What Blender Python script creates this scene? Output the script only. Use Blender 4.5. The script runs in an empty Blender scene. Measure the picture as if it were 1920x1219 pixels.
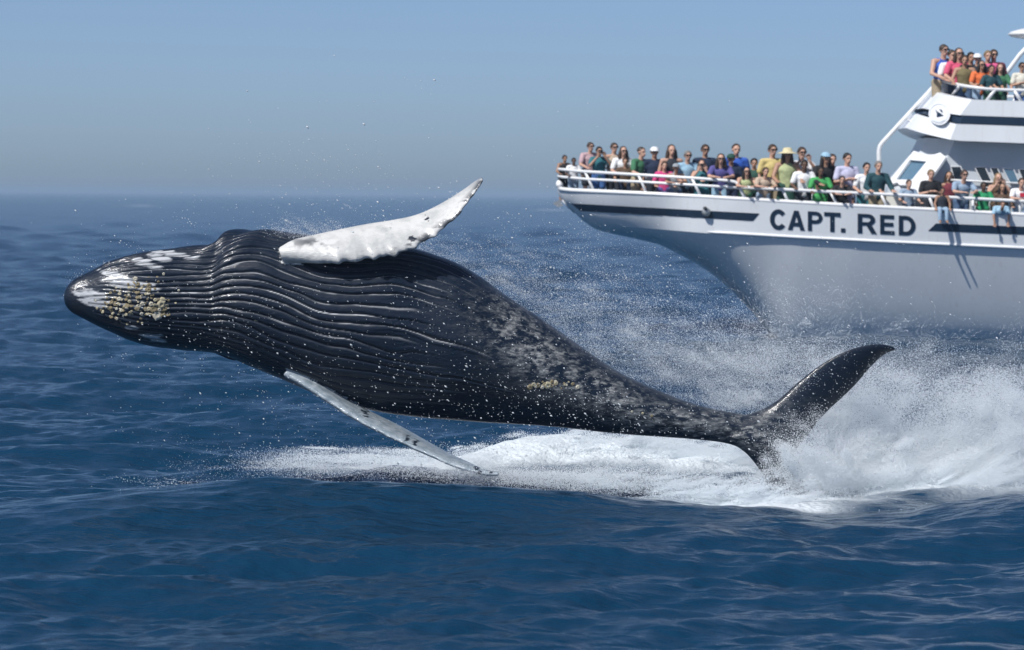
import bpy, bmesh, math, random
import numpy as np
from mathutils import Vector, Matrix
from mathutils.bvhtree import BVHTree
from mathutils.kdtree import KDTree

# ------------------------------------------------------------------ camera, sky, sun, exposure
S = bpy.context.scene
C = S.collection
W0, H0, FPX = 1920.0, 1219.0, 7040.0           # photograph size and focal length in its pixels
CAM = np.array([0.0, 0.0, 3.2])
PITCH = math.atan((609.5 - 365.3) / FPX)
ROLL = math.radians(0.42)
fwd = np.array([0, math.cos(PITCH), -math.sin(PITCH)])
right0 = np.array([1.0, 0, 0]); up0 = np.cross(right0, fwd)
RIGHT = right0 * math.cos(ROLL) + up0 * math.sin(ROLL)
UP = -right0 * math.sin(ROLL) + up0 * math.cos(ROLL)
FWD = fwd
cd = bpy.data.cameras.new("camera"); cam = bpy.data.objects.new("camera", cd); C.objects.link(cam)
cd.lens = 36.0 * FPX / W0; cd.sensor_width = 36.0; cd.sensor_fit = 'HORIZONTAL'
cd.clip_start = 0.5; cd.clip_end = 60000
cd.dof.use_dof = True; cd.dof.focus_distance = 40.0; cd.dof.aperture_fstop = 3.5
cam.matrix_world = Matrix([[RIGHT[i], UP[i], -FWD[i], CAM[i]] for i in range(3)] + [[0, 0, 0, 1]])
S.camera = cam

SUN = np.array([-0.42, -0.50, 0.77]); SUN /= np.linalg.norm(SUN)
world = bpy.data.worlds.new("World"); S.world = world; world.use_nodes = True
nt = world.node_tree
sky = nt.nodes.new('ShaderNodeTexSky'); sky.sky_type = 'NISHITA'; sky.sun_disc = False
sky.sun_elevation = math.asin(SUN[2]); sky.sun_rotation = math.atan2(SUN[0], SUN[1]) % (2 * math.pi)
sky.altitude = 0; sky.air_density = 0.44; sky.dust_density = 0.80; sky.ozone_density = 4.2
bg = nt.nodes['Background']; bg.inputs['Strength'].default_value = 0.088
nt.links.new(sky.outputs[0], bg.inputs['Color'])
sl = bpy.data.lights.new("sun", 'SUN'); so = bpy.data.objects.new("sun", sl); C.objects.link(so)
sl.energy = 3.8; sl.angle = math.radians(0.5); sl.color = (1.0, 0.975, 0.945)
so.rotation_euler = Vector(SUN).to_track_quat('Z', 'Y').to_euler(); so.location = (-20, -10, 40)
S.view_settings.view_transform = 'Standard'; S.view_settings.look = 'None'
S.view_settings.gamma = 1.0; S.view_settings.use_curve_mapping = False
S.view_settings.exposure = 0.28
S.render.engine = 'CYCLES'
S.cycles.max_bounces = 14; S.cycles.diffuse_bounces = 12; S.cycles.glossy_bounces = 3
S.cycles.volume_bounces = 1; S.cycles.transmission_bounces = 4; S.cycles.transparent_max_bounces = 8
S.cycles.use_denoising = True; S.cycles.sample_clamp_indirect = 6.0
S.cycles.caustics_reflective = False; S.cycles.caustics_refractive = False

rng = np.random.default_rng(7); random.seed(7)

# ------------------------------------------------------------------ helpers
def ray(px, py):
    u = (np.asarray(px, float) - W0 / 2) / FPX; v = (H0 / 2 - np.asarray(py, float)) / FPX
    return u[..., None] * RIGHT + v[..., None] * UP + FWD
def P(px, py, Y):
    """the world point at distance Y (metres out to sea) that stands at photo pixel px, py"""
    d = ray(px, py)
    return CAM + d * (np.asarray(Y, float) / d[..., 1])[..., None]
def onplane(px, py, p0, n):
    d = ray(px, py)
    return CAM + d * (((p0 - CAM) @ n) / (d @ n))[..., None]
def V(a): return tuple(float(x) for x in a)
def sstep(a, b, x):
    t = np.clip((x - a) / (b - a), 0, 1); return t * t * (3 - 2 * t)
def mesh_from(verts, faces, name='mesh', smooth=False):
    me = bpy.data.meshes.new(name); me.from_pydata([V(v) for v in verts], [], [tuple(int(i) for i in f) for f in faces])
    if smooth: me.polygons.foreach_set('use_smooth', [True] * len(me.polygons))
    me.update(); return me
def grid_faces(n, m, wrap=False):
    i = np.arange(n - 1)[:, None]; j = np.arange(m if wrap else m - 1)[None, :]
    j2 = (j + 1) % m
    return np.stack([i * m + j, i * m + j2, (i + 1) * m + j2, (i + 1) * m + j], -1).reshape(-1, 4)
def fast_mesh(name, verts, quads, smooth=True):
    me = bpy.data.meshes.new(name); verts = np.asarray(verts, np.float32); quads = np.asarray(quads, np.int32)
    k = quads.shape[1]
    me.vertices.add(len(verts)); me.vertices.foreach_set('co', verts.ravel())
    me.loops.add(quads.size); me.loops.foreach_set('vertex_index', quads.ravel())
    me.polygons.add(len(quads)); me.polygons.foreach_set('loop_start', np.arange(0, quads.size, k, dtype=np.int32))
    me.polygons.foreach_set('loop_total', np.full(len(quads), k, np.int32))
    me.update(calc_edges=True); me.polygons.foreach_set('use_smooth', np.full(len(quads), smooth)); return me
def obj(name, me, m=None, parent=None, label=None, cat=None, group=None, kind=None):
    o = bpy.data.objects.new(name, me); C.objects.link(o)
    if m is not None and me is not None:
        if not me.materials: me.materials.append(m)
        elif me.materials[0] != m:
            o.material_slots[0].link = 'OBJECT'; o.material_slots[0].material = m
    if parent is not None:
        o.parent = parent
        o.matrix_parent_inverse = Matrix.Translation(-parent.location) if parent.location.length else Matrix()
    if label: o['label'] = label
    if cat: o['category'] = cat
    if group: o['group'] = group
    if kind: o['kind'] = kind
    return o
def attr(me, name, vals):
    a = me.attributes.new(name, 'FLOAT', 'POINT'); a.data.foreach_set('value', np.asarray(vals, np.float32))

def mat(name, col, rough=0.5, var=0.0, scale=6.0, spec=0.5, bump=0.0, metallic=0.0, coat=0.0):
    m = bpy.data.materials.new(name); m.use_nodes = True; t = m.node_tree; b = t.nodes['Principled BSDF']
    b.inputs['Base Color'].default_value = (*col, 1); b.inputs['Roughness'].default_value = rough
    b.inputs['Specular IOR Level'].default_value = spec; b.inputs['Metallic'].default_value = metallic
    b.inputs['Coat Weight'].default_value = coat
    if var or bump:
        tc = t.nodes.new('ShaderNodeTexCoord'); n = t.nodes.new('ShaderNodeTexNoise')
        n.inputs['Scale'].default_value = scale; n.inputs['Detail'].default_value = 5
        t.links.new(tc.outputs['Object'], n.inputs['Vector'])
        if var:
            mr = t.nodes.new('ShaderNodeMapRange'); mr.inputs['To Min'].default_value = 1 - var; mr.inputs['To Max'].default_value = 1 + var
            mr.inputs['From Min'].default_value = 0.3; mr.inputs['From Max'].default_value = 0.7
            t.links.new(n.outputs['Fac'], mr.inputs['Value'])
            mx = t.nodes.new('ShaderNodeMix'); mx.data_type = 'RGBA'; mx.blend_type = 'MULTIPLY'; mx.inputs[0].default_value = 1
            mx.inputs[6].default_value = (*col, 1); t.links.new(mr.outputs[0], mx.inputs[7]); t.links.new(mx.outputs[2], b.inputs['Base Color'])
        if bump:
            bp = t.nodes.new('ShaderNodeBump'); bp.inputs['Strength'].default_value = bump; bp.inputs['Distance'].default_value = 0.02
            t.links.new(n.outputs['Fac'], bp.inputs['Height']); t.links.new(bp.outputs[0], b.inputs['Normal'])
    return m

def tube(pts, rad, n=10, closed_ends=True):
    """verts and faces of a round bar along pts"""
    pts = np.asarray(pts, float); rad = np.broadcast_to(np.asarray(rad, float), (len(pts),))
    tan = np.gradient(pts, axis=0); tan /= np.linalg.norm(tan, axis=1)[:, None] + 1e-9
    vs = []; ref = np.array([0, 0, 1.0]) if abs(tan[0][2]) < 0.9 else np.array([0, 1.0, 0])
    for p, t, r in zip(pts, tan, rad):
        a = np.cross(ref, t); a /= np.linalg.norm(a) + 1e-9; b = np.cross(t, a); ref = b if np.linalg.norm(b) > 0.1 else ref
        ang = np.linspace(0, 2 * math.pi, n, endpoint=False)
        vs.append(p + r * (np.cos(ang)[:, None] * a + np.sin(ang)[:, None] * b))
    vs = np.concatenate(vs); f = [tuple(x) for x in grid_faces(len(pts), n, True)]
    if closed_ends:
        f.append(tuple(range(n))[::-1]); f.append(tuple(range((len(pts) - 1) * n, len(pts) * n)))
    return vs, f
def tube_obj(name, pts, rad, m, parent, n=10, label=None):
    v, f = tube(pts, rad, n); me = mesh_from(v, f, name, True)
    return obj(name, me, m, parent, label)
def catmull(pts, n):
    """smooth curve through rows of pts, n samples, even in chord length"""
    pts = np.asarray(pts, float); d = np.r_[0, np.cumsum(np.linalg.norm(np.diff(pts[:, :2], axis=0), axis=1) + 1e-6)]
    q = np.linspace(0, d[-1], n); k = np.clip(np.searchsorted(d, q, 'right') - 1, 0, len(pts) - 2)
    m = np.zeros_like(pts); m[1:-1] = (pts[2:] - pts[:-2]) / (d[2:] - d[:-2])[:, None]
    m[0] = (pts[1] - pts[0]) / (d[1] - d[0]); m[-1] = (pts[-1] - pts[-2]) / (d[-1] - d[-2])
    h = (d[k + 1] - d[k])[:, None]; t = ((q - d[k])[:, None]) / h
    return ((2 * t**3 - 3 * t**2 + 1) * pts[k] + (t**3 - 2 * t**2 + t) * h * m[k] + (-2 * t**3 + 3 * t**2) * pts[k + 1] + (t**3 - t**2) * h * m[k + 1])
def box(bm_v, bm_f, c, s, R=None):
    c = np.asarray(c, float); s = np.asarray(s, float) / 2; o = len(bm_v)
    for x in (-1, 1):
        for y in (-1, 1):
            for z in (-1, 1):
                p = np.array([x, y, z]) * s
                if R is not None: p = R @ p
                bm_v.append(c + p)
    for f in ((0, 1, 3, 2), (4, 6, 7, 5), (0, 4, 5, 1), (2, 3, 7, 6), (0, 2, 6, 4), (1, 5, 7, 3)): bm_f.append(tuple(o + i for i in f))
def hash_noise(p, seed=0):
    """smooth value noise at rows of p (n,3), 0..1"""
    i = np.floor(p).astype(np.int64); f = p - i; f = f * f * (3 - 2 * f); out = 0
    for dx in (0, 1):
        for dy in (0, 1):
            for dz in (0, 1):
                h = (i[:, 0] + dx) * 374761393 + (i[:, 1] + dy) * 668265263 + (i[:, 2] + dz) * 2147483647 + seed * 974711
                h = (h ^ (h >> 13)) * 1274126177; h = (h ^ (h >> 16)) & 0xffff
                w = (f[:, 0] if dx else 1 - f[:, 0]) * (f[:, 1] if dy else 1 - f[:, 1]) * (f[:, 2] if dz else 1 - f[:, 2])
                out = out + w * (h / 65535.0)
    return out
def fbm(p, oct=4, seed=0):
    a, s, o = 0.5, 0.0, 0.0
    for k in range(oct): o = o + a * hash_noise(p * 2**k, seed + k); s += a; a *= 0.5
    return o / s

# ------------------------------------------------------------------ the sea
YW = 40.0      # the whale's distance
YB = 88.0      # the boat's distance
# swell crest in front of the whale: photo pixel line of its top at 36.6 m
CR_PX = np.array([-900, -300, 0, 250, 500, 700, 900, 1100, 1200, 1400, 1550, 1700, 1800, 1920, 2200, 2800])
CR_PY = np.array([1010, 975, 950, 917, 898, 901, 915, 930, 948, 964, 977, 968, 945, 925, 930, 1000])
YC = 36.6
CRP = P(CR_PX, CR_PY, YC)
wv = []
r2 = np.random.default_rng(21)
for k in range(130):
    lam = 0.20 * (15 / 0.20) ** (k / 129.0)
    ang = math.radians(-68) + r2.normal(0, 0.62)            # running towards the camera, a little to the right
    amp = (0.0125 * lam ** 0.85 if lam < 5 else 0.0125 * 5 ** 0.85) * r2.uniform(0.5, 1.3) * (0.62 if lam < 0.9 else 0.52 if lam < 3.0 else 0.36)
    wv.append((2 * math.pi / lam, math.cos(ang), math.sin(ang), amp, r2.uniform(0, 6.28), lam))
def splash_foam(x, y):
    """where broken water lies round the whale, 0..1 and how much it heaps up"""
    f = np.zeros_like(x); h = np.zeros_like(x)
    for (px, py, Y, sx, sy, fo, he) in FOAM:
        p = P(px, py, Y)
        g = np.exp(-((x - p[0]) / sx) ** 2 - ((y - Y) / sy) ** 2)
        f = f + g * fo; h = h + g * he * 0.35
    return f, h
FOAM = [  # px, py (only px matters), distance, half widths, foam, height
    (520, 870, 43.2, 0.7, 0.9, 0.45, 0.06), (680, 866, 43.0, 0.9, 0.8, 0.8, 0.14), (830, 872, 42.8, 0.8, 0.8, 0.8, 0.12),
    (960, 840, 43.4, 0.6, 0.6, 1.0, 0.32), (1080, 830, 43.4, 0.8, 0.6, 1.2, 0.5), (1220, 840, 43.4, 0.9, 0.6, 1.2, 0.5),
    (1360, 860, 43.2, 0.8, 0.7, 1.2, 0.45), (1050, 905, 38.6, 0.8, 0.5, 0.45, 0.0), (1300, 930, 38.6, 1.0, 0.6, 0.85, 0.04),
    (1500, 940, 39.0, 0.9, 0.7, 0.9, 0.08), (1650, 900, 41.0, 1.1, 1.2, 0.9, 0.15), (1830, 900, 41.4, 1.1, 1.2, 0.9, 0.2),
    (1990, 880, 41.6, 1.2, 1.2, 0.9, 0.2), (1490, 962, 37.9, 0.55, 0.35, 1.0, 0.10),
]
def sea_height(x, y, dy):
    z = np.zeros_like(x); calm = 1 - 0.55 * np.exp(-((y - 38.6) / 2.6) ** 2) * sstep(8.5, 6, np.abs(x))
    gust = 0.74 + 1.0 * sstep(50, 300, y)
    for (k, cx, cy, a, ph, lam) in wv:
        att = sstep(0.7, 2.0, lam / dy)
        w = a * att * gust
        arg = k * (cx * x + cy * y) + ph
        sw = np.sin(arg)
        z += w * (sw + 0.22 * (sw * sw - 0.5)) * (calm if lam > 2.0 else 1.0)
    top = np.interp(x, CRP[:, 0], CRP[:, 2])
    yc = YC + 0.25 * np.sin(x * 0.55 + 1.0) + 0.12 * np.sin(x * 1.7)
    d = y - yc
    ridge = np.where(d < 0, np.exp(-(d / 1.75) ** 2), np.exp(-(d / 1.15) ** 2))
    z = z * (1 - 0.45 * ridge) + np.maximum(top, -0.1) * ridge
    f, h = splash_foam(x, y)
    return z + h, f
ys = [-400., -150., -60., -20., 0., 8., 14., 18., 21.]
y = 22.5
while y < 30000:
    ys.append(y)
    y += max(0.036, y * y / (FPX * 0.5333 * 3.2) * 0.66) if y < 4000 else y * 0.12
ys = np.array(ys); ncol = 760
tt = np.linspace(-1, 1, ncol); tt = np.sign(tt) * (0.40 * np.abs(tt) + 0.60 * np.abs(tt) ** 4)
half = 14.0 + 0.36 * np.abs(ys) + np.where(ys > 2000, (ys - 2000) * 1.0, 0)
X = half[:, None] * tt[None, :]; Yg = np.repeat(ys[:, None], ncol, 1)
DY = np.maximum(np.repeat(np.gradient(ys)[:, None], ncol, 1) * 0.55, np.repeat((half / ncol * 0.9)[:, None], ncol, 1))
z, foam = sea_height(X.ravel(), Yg.ravel(), DY.ravel())
xr, yr = X.ravel(), Yg.ravel()
co = np.stack([xr, yr, z], -1)
fn = fbm(np.stack([xr * 2.6, yr * 1.5, z * 2], -1), 4, 5)
fo = np.clip(foam * 1.15 + (fn - 0.5) * 1.5 * np.clip(foam * 2, 0, 1) - 0.12, 0, 1)
# a few small white caps far out
r3 = np.random.default_rng(5)
for (px, py) in ((258, 386), (1035, 394)):
    p = CAM + ray(px, py) * (-3.2 / ray(px, py)[2])
    g = np.exp(-((xr - p[0]) / (0.0035 * p[1] * r3.uniform(.6, 1.2))) ** 2 - ((yr - p[1]) / (0.022 * p[1])) ** 2)
    fo = np.maximum(fo, np.clip(g * 0.8 * (0.2 + fn), 0, 0.4))
sea_me = fast_mesh('sea', co, grid_faces(len(ys), ncol)); attr(sea_me, 'foam', fo)
sm = bpy.data.materials.new('sea_water'); sm.use_nodes = True; t = sm.node_tree; b = t.nodes['Principled BSDF']
b.inputs['Base Color'].default_value = (0.004, 0.034, 0.076, 1); b.inputs['Roughness'].default_value = 0.17; b.inputs['IOR'].default_value = 1.333
tc = t.nodes.new('ShaderNodeTexCoord')
def noise(scale, sx, sy, det=3.0, rot=0.0):
    mp = t.nodes.new('ShaderNodeMapping'); mp.inputs['Scale'].default_value = (sx, sy, 1); mp.inputs['Rotation'].default_value = (0, 0, rot)
    t.links.new(tc.outputs['Object'], mp.inputs['Vector'])
    n = t.nodes.new('ShaderNodeTexNoise'); n.inputs['Scale'].default_value = scale; n.inputs['Detail'].default_value = det
    t.links.new(mp.outputs[0], n.inputs['Vector']); return n
n1 = noise(2.4, 0.8, 1.5, 4, 0.3); n2 = noise(8.0, 0.7, 1.3, 5, -0.2)
b1 = t.nodes.new('ShaderNodeBump'); b1.inputs['Strength'].default_value = 0.8; b1.inputs['Distance'].default_value = 0.10
b2 = t.nodes.new('ShaderNodeBump'); b2.inputs['Strength'].default_value = 0.6; b2.inputs['Distance'].default_value = 0.032
t.links.new(n1.outputs['Fac'], b1.inputs['Height']); t.links.new(n2.outputs['Fac'], b2.inputs['Height'])
t.links.new(b1.outputs[0], b2.inputs['Normal']); t.links.new(b2.outputs[0], b.inputs['Normal'])
at = t.nodes.new('ShaderNodeAttribute'); at.attribute_name = 'foam'
fb = t.nodes.new('ShaderNodeBsdfPrincipled'); fb.inputs['Base Color'].default_value = (0.64, 0.70, 0.74, 1); fb.inputs['Roughness'].default_value = 0.8
n3 = noise(14.0, 1.0, 1.0, 5)
b3 = t.nodes.new('ShaderNodeBump'); b3.inputs['Strength'].default_value = 1.0; b3.inputs['Distance'].default_value = 0.06
t.links.new(n3.outputs['Fac'], b3.inputs['Height']); t.links.new(b3.outputs[0], fb.inputs['Normal'])
mx = t.nodes.new('ShaderNodeMixShader'); t.links.new(at.outputs['Fac'], mx.inputs[0]); t.links.new(b.outputs[0], mx.inputs[1]); t.links.new(fb.outputs[0], mx.inputs[2])
t.links.new(mx.outputs[0], t.nodes['Material Output'].inputs['Surface'])
sea = obj('sea', sea_me, sm, kind='structure', label='rippled dark blue open sea reaching the hazy horizon')
def sea_z(x, y):
    z, f = sea_height(np.array([float(x)]), np.array([float(y)]), np.array([0.05])); return float(z[0])

# the hazy air over the sea
bv, bf = [], []; box(bv, bf, (0, 14000, 4.5), (70000, 36000, 11.6))
hz = bpy.data.materials.new('haze_air'); hz.use_nodes = True; t = hz.node_tree
for n in list(t.nodes):
    if n.type == 'BSDF_PRINCIPLED': t.nodes.remove(n)
pv = t.nodes.new('ShaderNodeVolumePrincipled'); pv.inputs['Density'].default_value = 0.00032; pv.inputs['Color'].default_value = (0.48, 0.64, 0.80, 1); pv.inputs['Anisotropy'].default_value = 0.0
t.links.new(pv.outputs[0], t.nodes['Material Output'].inputs['Volume'])
obj('haze', mesh_from(bv, bf), hz, kind='stuff', label='thin pale blue sea haze hanging over the water')

# ------------------------------------------------------------------ the whale
def whale():
    # pairs of outline points (upper, lower) in the photo, distance of the body's axis, depth ratio
    st = np.array([
        (120, 555, 120, 559, 39.45, .8), (123, 542, 123, 571, 39.45, .8), (138, 524, 134, 585, 39.48, .8), (168, 508, 160, 599, 39.52, .82), (207, 488, 200, 619, 39.55, .85), (270, 472, 262, 644, 39.6, .86),
        (340, 463, 330, 655, 39.7, .86), (405, 453, 396, 661, 39.75, .86), (426, 436, 425, 668, 39.77, .86), (480, 429, 470, 687, 39.8, .86), (545, 436, 535, 714, 39.85, .85), (650, 449, 622, 750, 39.9, .84),
        (740, 457, 700, 770, 39.95, .84), (800, 472, 770, 780, 40.0, .85), (870, 500, 840, 787, 40.0, .88), (950, 553, 915, 792, 40.05, .95), (1050, 622, 1000, 797, 40.1, 1.05),
        (1150, 690, 1100, 807, 40.15, 1.15), (1250, 738, 1200, 816, 40.2, 1.2), (1330, 765, 1290, 823, 40.25, 1.15), (1400, 778, 1370, 834, 40.3, 1.0), (1450, 792, 1418, 860, 40.3, .75), (1490, 815, 1460, 885, 40.3, .45)])
    st = catmull(st, 260)
    U = P(st[:, 0], st[:, 1], st[:, 4]); L = P(st[:, 2], st[:, 3], st[:, 4])
    Cn = (U + L) / 2; A = (U - L) / 2; hh = np.linalg.norm(A, axis=1); D = hh * st[:, 5]
    ph = np.linspace(0, 2 * math.pi, 72, endpoint=False)
    body = Cn[:, None] + A[:, None] * np.cos(ph)[None, :, None]
    fr = np.where(np.sin(ph) > 0, 0.95, 1.05)
    body[..., 1] -= D[:, None] * (np.sin(ph) * fr)[None]
    vs = [body.reshape(-1, 3)]; fs = [tuple(f) for f in grid_faces(len(st), 72, True)]
    fs.append(tuple(range(72))[::-1]); fs.append(tuple(range((len(st) - 1) * 72, len(st) * 72)))
    off = len(vs[0]); tagp = [np.zeros(off)]
    def blade(lead, trail, Yl, Yt, thick, n=110, tag=1.0, bumps=0.0, nb=9):
        """a fin between two edge lines: photo points, distances of the two edges, thickness (root, mid, tip)"""
        nonlocal off
        a = catmull(np.array(lead, float), n); b = catmull(np.array(trail, float), n); s = np.linspace(0, 1, n)
        PL = P(a[:, 0], a[:, 1], np.interp(s, np.linspace(0, 1, len(Yl)), Yl)); PT = P(b[:, 0], b[:, 1], np.interp(s, np.linspace(0, 1, len(Yt)), Yt))
        if bumps:
            d = PL - PT; d /= np.linalg.norm(d, axis=1)[:, None] + 1e-9
            k = np.sin(s * math.pi * nb * (1 + 0.25 * np.sin(3 * s))) ** 4 + 0.5 * np.sin(s * math.pi * nb * 2.3 + 1) ** 6
            PL = PL + d * (bumps * k * sstep(0.12, 0.3, s) * sstep(1.02, 0.9, s))[:, None]
        th = np.interp(s, np.linspace(0, 1, len(thick)), thick)
        ax = np.gradient((PL + PT) / 2, axis=0); ch = PL - PT; nn = np.cross(ax, ch); nn /= np.linalg.norm(nn, axis=1)[:, None] + 1e-9
        m = 28; q = np.linspace(0, 2 * math.pi, m, endpoint=False)
        cx = 0.5 + 0.5 * np.cos(q); tz = np.sin(q) * (0.55 + 0.45 * np.cos(q * 0.5) ** 2)
        tz = np.sign(np.sin(q)) * np.sqrt(np.clip(cx * (1 - cx), 0, 1)) * 2 * (0.72 + 0.28 * cx) * 0.5
        pts = PT[:, None] + ch[:, None] * cx[None, :, None] + nn[:, None] * (th[:, None] * tz[None])[..., None]
        vs.append(pts.reshape(-1, 3)); f = grid_faces(n, m, True) + off
        fs.extend(tuple(x) for x in f); fs.append(tuple(range(off, off + m))[::-1]); fs.append(tuple(range(off + (n - 1) * m, off + n * m)))
        off += n * m; tagp.append(np.full(n * m, tag))
    # raised flipper: its knobbly front edge hangs below
    blade([(528, 487), (552, 489), (600, 492), (650, 488), (700, 481), (745, 474), (775, 462), (800, 448), (832, 426), (860, 398), (882, 372), (898, 350), (905, 337)],
          [(527, 468), (548, 452), (590, 441), (640, 430), (690, 420), (740, 412), (780, 403), (815, 388), (845, 371), (870, 355), (888, 342), (899, 335), (905, 333)],
          [39.30, 39.20, 39.25, 39.4, 39.55], [39.42, 39.5, 39.6, 39.7, 39.75], [.22, .20, .17, .13, .09, .04], tag=1.0, bumps=0.035, nb=9)
    # lower flipper, seen nearly edge on, its tip at the water
    blade([(532, 700), (560, 716), (610, 748), (660, 781), (710, 808), (760, 832), (810, 855), (860, 876), (905, 888), (934, 890)],
          [(556, 700), (600, 722), (650, 752), (700, 776), (750, 800), (800, 828), (840, 850), (875, 866), (912, 883), (936, 887)],
          [39.45, 39.25, 39.0, 38.7, 38.3], [39.7, 39.75, 39.6, 39.2, 38.4], [.12, .12, .11, .10, .08, .05], tag=2.0, bumps=0.02, nb=7)
    # the two halves of the tail
    blade([(1372, 786), (1405, 776), (1430, 767), (1460, 748), (1495, 717), (1530, 690), (1565, 668), (1600, 653), (1640, 645), (1665, 647), (1679, 653)],
          [(1440, 872), (1470, 868), (1490, 848), (1512, 820), (1532, 794), (1556, 768), (1582, 744), (1608, 718), (1632, 690), (1655, 668), (1678, 656)],
          [40.25, 40.25, 40.3, 40.35, 40.4], [40.3, 40.35, 40.4, 40.45, 40.45], [.42, .34, .24, .16, .11, .07, .04], tag=3.0)
    blade([(1352, 822), (1375, 834), (1400, 852), (1420, 876), (1436, 903), (1448, 935), (1462, 970), (1490, 1010), (1520, 1035), (1545, 1045)],
          [(1440, 800), (1470, 820), (1490, 850), (1505, 880), (1515, 910), (1525, 945), (1532, 975), (1540, 1005), (1548, 1030), (1550, 1046)],
          [40.25, 40.25, 40.3, 40.35, 40.4], [40.3, 40.35, 40.4, 40.45, 40.45], [.42, .34, .24, .16, .11, .07, .04], tag=3.0)
    raw = np.concatenate(vs); tagp = np.concatenate(tagp)
    me0 = mesh_from(raw, fs, 'whale_raw')
    tmp = bpy.data.objects.new('whale_raw', me0); C.objects.link(tmp)
    md = tmp.modifiers.new('r', 'REMESH'); md.mode = 'VOXEL'; md.voxel_size = 0.011
    ms = tmp.modifiers.new('s', 'SMOOTH'); ms.iterations = 7; ms.factor = 0.5
    dg = bpy.context.evaluated_depsgraph_get(); me = bpy.data.meshes.new_from_object(tmp.evaluated_get(dg))
    bpy.data.objects.remove(tmp); bpy.data.meshes.remove(me0)
    n = len(me.vertices); co = np.empty(n * 3, np.float32); me.vertices.foreach_get('co', co); co = co.reshape(-1, 3).astype(float)
    nr = np.empty(n * 3, np.float32); me.vertices.foreach_get('normal', nr); nr = nr.reshape(-1, 3)
    kd = KDTree(len(raw))
    for i, p in enumerate(raw): kd.insert(p, i)
    kd.balance()
    lab = np.array([tagp[kd.find(p)[1]] for p in co[::1]]) if n < 900000 else np.zeros(n)
    # where each point sits: t along the body, angle round it
    nrm = np.stack([A[:, 2], np.zeros(len(A)), -A[:, 0]], -1); nrm /= np.linalg.norm(nrm, axis=1)[:, None]
    g = np.empty((n, len(st)), np.float32)
    for j in range(len(st)): g[:, j] = (co - Cn[j]) @ nrm[j]
    idx = np.clip((g > 0).sum(1) - 1, 0, len(st) - 2)
    g0 = g[np.arange(n), idx]; g1 = g[np.arange(n), idx + 1]; fr_ = np.clip(g0 / (g0 - g1 + 1e-9), 0, 1); del g
    tpos = idx + fr_
    def at(arr): return arr[idx] * (1 - fr_)[:, None] + arr[idx + 1] * fr_[:, None]
    cc = at(Cn); aa = at(A); dd = at(D[:, None])[:, 0]; hl = np.linalg.norm(aa, axis=1)
    ca = ((co - cc) * aa).sum(1) / hl ** 2; sa = -(co[:, 1] - cc[:, 1]) / dd
    phi = np.arctan2(sa, ca)                                            # 0 top of the picture, pi/2 towards the camera
    pxx = at(((st[:, 0] + st[:, 2]) / 2)[:, None])[:, 0]                # place along the body, photo pixels
    isb = (lab == 0) | (lab == 3)
    # throat grooves
    wob = 0.42 * (0.16 * np.exp(-((pxx - 395) / 45) ** 2) - 0.20 * np.exp(-((pxx - 500) / 55) ** 2) + 0.12 * np.exp(-((pxx - 640) / 70) ** 2))
    ph2 = phi - wob * np.exp(-((phi - 0.95) / 0.62) ** 2)
    low = fbm(np.stack([pxx / 150.0, phi * 2.2, 0 * phi], -1), 2, 11) - 0.5
    ngr = 25.0
    u = ph2 / math.pi * ngr + low * 1.9 + 0.5 * (fbm(np.stack([pxx / 60.0, phi * 5, 0 * phi], -1), 2, 13) - .5)
    k = np.floor(u); fr2 = np.abs(u - k - 0.5) * 2                       # 1 at a groove, 0 on a ridge
    hsh = np.abs(np.sin((k + (u - k > 0.5)) * 12.9898) * 43758.5453) % 1.0   # each groove ends at its own place
    end = 760 + 230 * hsh + 60 * np.sin(k * 2.1); start = 150 + 90 * ((hsh * 7.3) % 1.0)
    fade = sstep(0, 1, (end - pxx) / 90) * sstep(0, 1, (pxx - start) / 50) * sstep(0.10, 0.35, phi) * sstep(2.75, 2.35, phi) * isb
    arc = hl * math.pi / ngr                                            # groove spacing in metres
    w = np.clip(0.020 / arc, 0.14, 0.6)
    groove = np.exp(-((1 - fr2) / w) ** 2)
    depth = np.minimum(0.026, arc * 0.22)
    disp = -depth * groove * fade + 0.008 * (1 - fr2 ** 2) * fade
    disp += isb * 0.02 * (fbm(co * np.array([1.6, 1.6, 2.2]), 3, 3) - 0.5)
    # folds of skin behind the jaw and small bumps on the snout
    disp += isb * 0.022 * np.exp(-((pxx - 430) / 60) ** 2) * sstep(1.4, 0.5, phi) * np.sin(pxx / 13.0 + phi * 6)
    co2 = co + nr * disp[:, None]
    me.vertices.foreach_set('co', co2.astype(np.float32).ravel()); me.update()
    me.polygons.foreach_set('use_smooth', np.full(len(me.polygons), True))
    q = ray_px(co)
    X_, Y_ = q[:, 0], q[:, 1]
    ns = fbm(co * 9.0, 4, 8); ns2 = fbm(co * np.array([5, 5, 9.0]) + 7, 4, 9)
    # pale scars on the flank and tail stock
    scar = np.zeros(n)
    for (cx, cy, sx, sy, rot, a) in ((1000, 660, 110, 45, 35, 1.0), (1130, 740, 110, 35, 28, .95), (1270, 790, 110, 28, 12, 1.0), (1390, 810, 60, 30, 10, 1.0), (960, 600, 60, 30, 40, .7), (1040, 722, 50, 12, 5, 1.2), (1450, 800, 60, 40, -30, .5)):
        c_, s_ = math.cos(math.radians(rot)), math.sin(math.radians(rot)); dx, dy = X_ - cx, Y_ - cy
        scar = np.maximum(scar, a * np.exp(-((dx * c_ + dy * s_) / sx) ** 2 - ((-dx * s_ + dy * c_) / sy) ** 2))
    # patches on chin and between grooves: grazed skin plus painted sky and sun reflections
    pale = np.zeros(n)
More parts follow.
